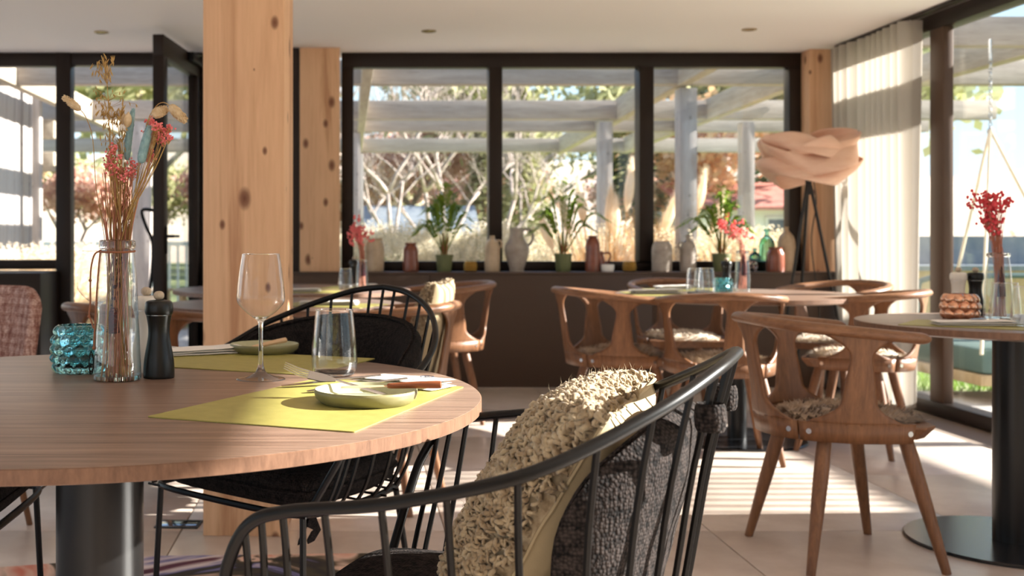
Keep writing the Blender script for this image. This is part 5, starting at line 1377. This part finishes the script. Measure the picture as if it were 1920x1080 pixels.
# grasses
def clump(name, label, cat, x, y, n, h, spread, mt, seed, heads=0, headmt=None, group=None, lean=.25, w=.006, z0=-.05):
    r2 = random.Random(seed); mb = MB(); hd = MB()
    t = thing(name, label, cat, (x, y, z0), group=group)
    for k in range(n):
        a = r2.uniform(0, 2 * PI); rb = spread * .3 * math.sqrt(r2.random()); L = h * r2.uniform(.55, 1.05)
        b0 = Vector((rb * math.cos(a), rb * math.sin(a), 0)); out = Vector((math.cos(a), math.sin(a), 0)) * spread * r2.uniform(.2, 1)
        p1_ = b0 + out * .35 + Vector((0, 0, L * .6)); p2_ = b0 + out + Vector((0, 0, L))
        wv = Vector((-math.sin(a), math.cos(a), 0)) * w
        mb.add([b0 - wv, b0 + wv, p1_ + wv * .8, p1_ - wv * .8, p2_], [(0, 1, 2, 3), (3, 2, 4)])
        if headmt and r2.random() < heads:
            for q in range(9):
                f = q / 9; c_ = p1_.lerp(p2_, .45 + .6 * f); s = .028 * math.sin(PI * (.15 + .8 * f))
                for e in range(2):
                    d = Vector((r2.gauss(0, 1), r2.gauss(0, 1), r2.uniform(.2, 1))).normalized() * s * 2; ww = d.cross(Vector((.3, .8, .1))).normalized() * .006
                    hd.add([c_ - ww, c_ + ww, c_ + d], [(0, 1, 2)])
    o = obj('blades', mb, M[mt], t, smooth=False); o['kind'] = 'stuff'
    if hd.v: o = obj('seed_heads', hd, M[headmt], t, smooth=False); o['kind'] = 'stuff'
    return t
GW = 'pale feather grass clumps outside the back window'
w0 = clump('feather_grass', 'sunlit creamy feather grass clump outside the left and middle window lights', 'grass clump', .45, 10.5, 420, 1.2, .5, 'grass_dull', 1, .75, 'white_grass', GW)
w1 = clump('feather_grass', 'sunlit creamy feather grass clump outside the left and middle window lights', 'grass clump', .9, 10.2, 420, 1.05, .5, 'grass_dull', 2, .75, 'white_grass', GW)
for k, (x, y) in enumerate(((.2, 11.2), (.75, 11.3), (1.25, 10.7), (1.5, 11.5), (1.15, 10.1), (1.75, 10.5), (2.3, 11.6))):
    dup((w0, w1)[k % 2], (x, y, -.05), k * 1.3)
x0_ = clump('tan_grass', 'golden grass clump outside the right window light', 'grass clump', 3.1, 11.0, 480, 1.15, .5, 'tan_grass', 3, .7, 'white_grass', 'golden grass clumps outside the right window light')
for k, (x, y) in enumerate(((3.5, 10.4), (3.9, 11.3), (4.2, 10.6), (2.75, 10.1), (3.3, 9.8))): dup(x0_, (x, y, -.05), 1 + k * 1.7)
y0_ = clump('reed_grass', 'pale reed grass clump outside the left fixed window', 'grass clump', -2.75, 9.2, 420, 1.0, .35, 'white_grass', 4, .5, 'plume', 'reed grass clumps outside the left fixed window')
for k, (x, y) in enumerate(((-2.45, 9.4), (-2.75, 9.9), (-2.35, 10.1))): dup(y0_, (x, y, -.05), k * 2.1)
def pampas(label, x, y, plumes, seed):
    r2 = random.Random(seed)
    t = clump('pampas_grass', label, 'pampas grass', x, y, 380, 1.35, .55, 'tan_grass', seed, group='tall pampas grasses behind the window')
    for (dx, h, tx) in plumes:
        b0 = Vector((dx * .3, r2.uniform(-.15, .15), 0)); e = Vector((dx + tx, r2.uniform(-.1, .1), h)); m_ = b0.lerp(e, .72) + Vector((0, 0, .03))
        obj('stalk', MB().tube([b0, b0.lerp(m_, .5), m_], .006, seg=5), M['straw'], t)
        hp = [m_.lerp(e, f) for f in (0, .15, .3, .5, .7, .85, 1)]
        obj('plume', fluffy(hp, [.012, .035, .048, .05, .036, .022, .004], seed + int(h * 100), n=420, L=.085), M['plume'], t, smooth=False)
    return t
pampas('pampas grass with tall cream plumes outside the middle window light', 2.25, 9.9, [(-.28, 1.5, -.12), (-.12, 1.62, -.1), (.05, 1.55, .02), (.22, 1.78, .03), (.4, 1.62, .04), (.55, 1.5, .12), (-.38, 1.32, -.2), (.13, 1.45, -.04)], 41)
pampas('pampas grass with leaning cream plumes at the second mullion', 2.95, 10.6, [(-.15, 1.58, -.02), (.05, 1.62, .15), (.2, 1.72, .22), (.3, 1.5, .3)], 47)

# house with the red roof
hs = thing('house', 'white house with a red tiled roof behind the terrace', 'house', (10.6, 27.5, -.05))
obj('wall', MB().box(-2.1, 2.4, 0, 4, 0, 1.8), M['house_white'], hs)
rf = MB(); rf.add([(-2.5, -.5, 1.75), (2.9, -.5, 1.75), (2.9, 2, 2.45), (-2.5, 2, 2.45), (-2.5, -.5, 1.83), (2.9, -.5, 1.83), (2.9, 2, 2.53), (-2.5, 2, 2.53)], [(0, 1, 2, 3), (4, 7, 6, 5), (0, 4, 5, 1), (1, 5, 6, 2), (0, 3, 7, 4), (3, 2, 6, 7)])
obj('roof', rf, M['roof_red'], hs, smooth=False)
obj('gable', MB().add([(.4, -1.0, 1.3), (.65, -1.0, 1.3), (1.5, -1.0, 2.0), (1.25, -1.0, 2.0), (.4, -.6, 1.3), (.65, -.6, 1.3), (1.5, -.6, 2.0), (1.25, -.6, 2.0)], [(0, 1, 2, 3), (7, 6, 5, 4), (0, 4, 5, 1), (1, 5, 6, 2), (2, 6, 7, 3), (3, 7, 4, 0)]), M['house_white'], hs, smooth=False)
for x in (-1.7, -.4, .8):
    f_ = obj('window', MB().box(x, x + .9, -.06, .02, .7, 1.6, .01), M['house_white'], hs); obj('pane', MB().box(x + .07, x + .83, -.075, -.055, .77, 1.53), M['dark_glass'], f_)
dr_ = obj('door', MB().box(1.75, 2.25, -.05, .02, 0, 1.6, .01), M['slate'], hs)
hs2 = thing('shed', 'low shed with a brown pitched roof among the bare trees', 'shed', (1.0, 24, -.05))
obj('wall', MB().box(-.7, 1.5, 0, 2, 0, 1.2), M['bark'], hs2); obj('roof', MB().add([(-1, -.2, 1.15), (1.8, -.2, 1.15), (1.8, 1, 1.8), (-1, 1, 1.8), (-1, 2.2, 1.15), (1.8, 2.2, 1.15)], [(0, 1, 2, 3), (3, 2, 5, 4), (0, 3, 4), (1, 5, 2), (0, 4, 5, 1)]), M['slate'], hs2, smooth=False)
rl = thing('terrace_railing', 'white terrace railing beyond the open glass door', 'railing', (0, 0, -.06))
obj('top_rail', MB().box(-4.6, .2, 15.4, 15.46, .98, 1.04), M['house_white'], rl); obj('bottom_rail', MB().box(-4.6, .2, 15.41, 15.45, .1, .14), M['house_white'], rl)
bal = MB().box(0, .03, 15.415, 15.445, .14, .98); b1_ = None
for k in range(40):
    if b1_ is None: b1_ = obj('baluster', bal, M['house_white'], rl, loc=(-4.5, 0, 0))
    else: link_copy(b1_, rl, (-4.5 + k * .118, 0, 0))
for k, (x, y) in enumerate(((-2.35, 13.2), (-1.75, 13.0))):
    t = thing('terrace_bench', ('orange-brown wooden terrace bench outside the open door, left one', 'orange-brown wooden terrace bench outside the open door, right one')[k], 'bench', (x, y, -.02))
    for q in range(3): obj('slat', MB().box(-.25, .25, -.2 + q * .14, -.08 + q * .14, .42, .45, .004), M['fence_tan'], t)
    for sx in (-.2, .17): obj('leg', MB().box(sx, sx + .04, -.18, .2, 0, .42), M['fence_tan'], t)

# trees
def tree(name, label, x, y, H_, leaf, nleaf, seed, group, bare=False, crown=(.35, 1.0, .5), lsz=.12, z0=-.1):
    r2 = random.Random(seed)
    t = thing(name, label, 'tree', (x, y, z0), group=group)
    br = MB(); tips = []
    def grow(p, d, L, r, lv):
        pts = [p]; q = p
        for k in range(4):
            d = (d + Vector((r2.gauss(0, .16), r2.gauss(0, .16), r2.gauss(0, .08) + .04))).normalized(); q = q + d * L / 4; pts.append(q)
        br.tube(pts, [r * (1 - .12 * k) for k in range(5)], seg=6 if lv < 2 else 4)
        tips.append((q, lv))
        if lv >= (5 if bare else 3): return
        for k in range(3 if lv else 4):
            a = r2.uniform(0, 2 * PI); s = pts[r2.choice((2, 3, 4, 4))]
            nd_ = (d * .75 + Vector((math.cos(a), math.sin(a), .25)) * .75).normalized()
            grow(s, nd_, L * r2.uniform(.55, .78), r * .58, lv + 1)
    grow(Vector((0, 0, 0)), Vector((r2.gauss(0, .06), 0, 1)), H_ * .38, H_ * (.009 if bare else .018) + .02, 0)
    obj('trunk', br, M['bark'], t, ang=180)
    if nleaf:
        lf = MB(); cand = [p for p, lv in tips if lv >= 2] or [p for p, lv in tips]
        for k in range(nleaf):
            c_ = r2.choice(cand) + Vector((r2.gauss(0, 1), r2.gauss(0, 1), r2.gauss(0, .8))) * H_ * .07
            a = Vector((r2.gauss(0, 1), r2.gauss(0, 1), r2.gauss(0, 1))).normalized() * lsz; b_ = a.orthogonal().normalized() * lsz * .7
            lf.add([c_ - a, c_ + b_, c_ + a, c_ - b_], [(0, 1, 2, 3)])
        o = obj('foliage', lf, M[leaf], t, smooth=False); o['kind'] = 'stuff'
    return t
def conifer(name, label, x, y, H_, seed, leaf, group, z0=-.1):
    r2 = random.Random(seed); t = thing(name, label, 'tree', (x, y, z0), group=group)
    obj('trunk', MB().tube([(0, 0, 0), (0, 0, H_ * .5), (0, 0, H_)], [H_ * .02, H_ * .013, .02], seg=8), M['bark'], t)
    lf = MB()
    for k in range(3200):
        f = r2.random() ** .8; z = H_ * (.12 + .88 * f); rad = H_ * .22 * (1 - f) * (.5 + .5 * r2.random()) + .05
        a = r2.uniform(0, 2 * PI); c_ = Vector((rad * math.cos(a), rad * math.sin(a), z - rad * .3))
        d = Vector((math.cos(a), math.sin(a), -.25)) * H_ * .035; w_ = Vector((-math.sin(a), math.cos(a), 0)) * H_ * .012
        lf.add([c_ - d, c_ + w_, c_ + d, c_ - w_], [(0, 1, 2, 3)])
    o = obj('needles', lf, M[leaf], t, smooth=False); o['kind'] = 'stuff'
    return t
GT = 'bare pale-branched trees on the slope'
b1 = tree('bare_tree', 'bare pale-branched tree on the autumn slope outside the left window light', .9, 19.5, 5.2, None, 0, 61, GT, True)
b2 = tree('bare_tree', 'bare pale-branched tree on the autumn slope outside the left window light', 2.0, 20.5, 5.6, None, 0, 62, GT, True)
for k, (x, y) in enumerate(((-.1, 21), (1.5, 22.5), (3.0, 23), (.4, 24))): dup((b1, b2)[k % 2], (x, y, -.1), k * 1.9 + .7)
GA = 'autumn-coloured trees on the wooded hillside'
a1 = tree('autumn_tree', 'tan-leaved autumn tree on the wooded hillside far behind the pergola', -3, 31, 5.8, 'leaf_autumn', 3000, 71, GA, lsz=.13)
a2 = tree('autumn_tree', 'pinkish rust-leaved autumn tree on the wooded hillside far behind the pergola', 2, 33, 5.6, 'leaf_rust', 3000, 72, GA, lsz=.13)
a3 = tree('autumn_tree', 'olive-yellow autumn tree on the wooded hillside far behind the pergola', 6, 36, 6.2, 'leaf_olive', 3000, 73, GA, lsz=.13)
rr_ = random.Random(77)
for k in range(20):
    x = -15 + k * 1.55 + rr_.uniform(-.4, .4); y = (31, 38, 45)[k % 3] + rr_.uniform(-1, 1)
    c = dup((a1, a2, a3)[k % 3] if k % 6 else a3, (x, y, rr_.uniform(-.8, -.2)), rr_.uniform(0, 6)); sc_ = rr_.uniform(.75, 1.0) if k % 6 else 1.35; c.scale = (sc_, sc_, sc_)
for k, (x, y) in enumerate(((14.5, 40), (17, 42), (19.5, 41), (22, 44), (25, 43), (28, 44))): dup(a1, (x, y, -4.4), k * 1.3)
GC = 'conifers behind the terrace'
g1 = conifer('conifer', 'dark green conifer behind the white house', 8.2, 32, 7.6, 81, 'leaf_green', GC)
for k, (x, y, z) in enumerate(((10.2, 33, -.8), (11.9, 31.5, -.4))): dup(g1, (x, y, z), k * 2.0 + 1)
g2 = conifer('conifer', 'olive-green conifer seen either side of the first window mullion', 3.9, 25.5, 4.6, 82, 'leaf_olive', GC)
dup(g2, (3.2, 27, -.6), 2.0); 
hd = clump('hedge', 'low dark hedge behind the feather grass outside the left window light', 'hedge', .9, 15.5, 900, .95, .7, 'leaf_green', 91, w=.03)
# wooded hillside and distance
def hill(u, v):
    x = -70 + 190 * u; y = 46 + 60 * v
    return Vector((x, y, -1 + 8.2 * math.sin(min(1, v * 1.6) * PI / 2) * (1 - .35 * max(0, (x - 5) / 70)) + 1.6 * noise.noise(Vector((x * .06, y * .06, 1)))))
struct('hillside', MB().grid(hill, 60, 16), M['hill'])
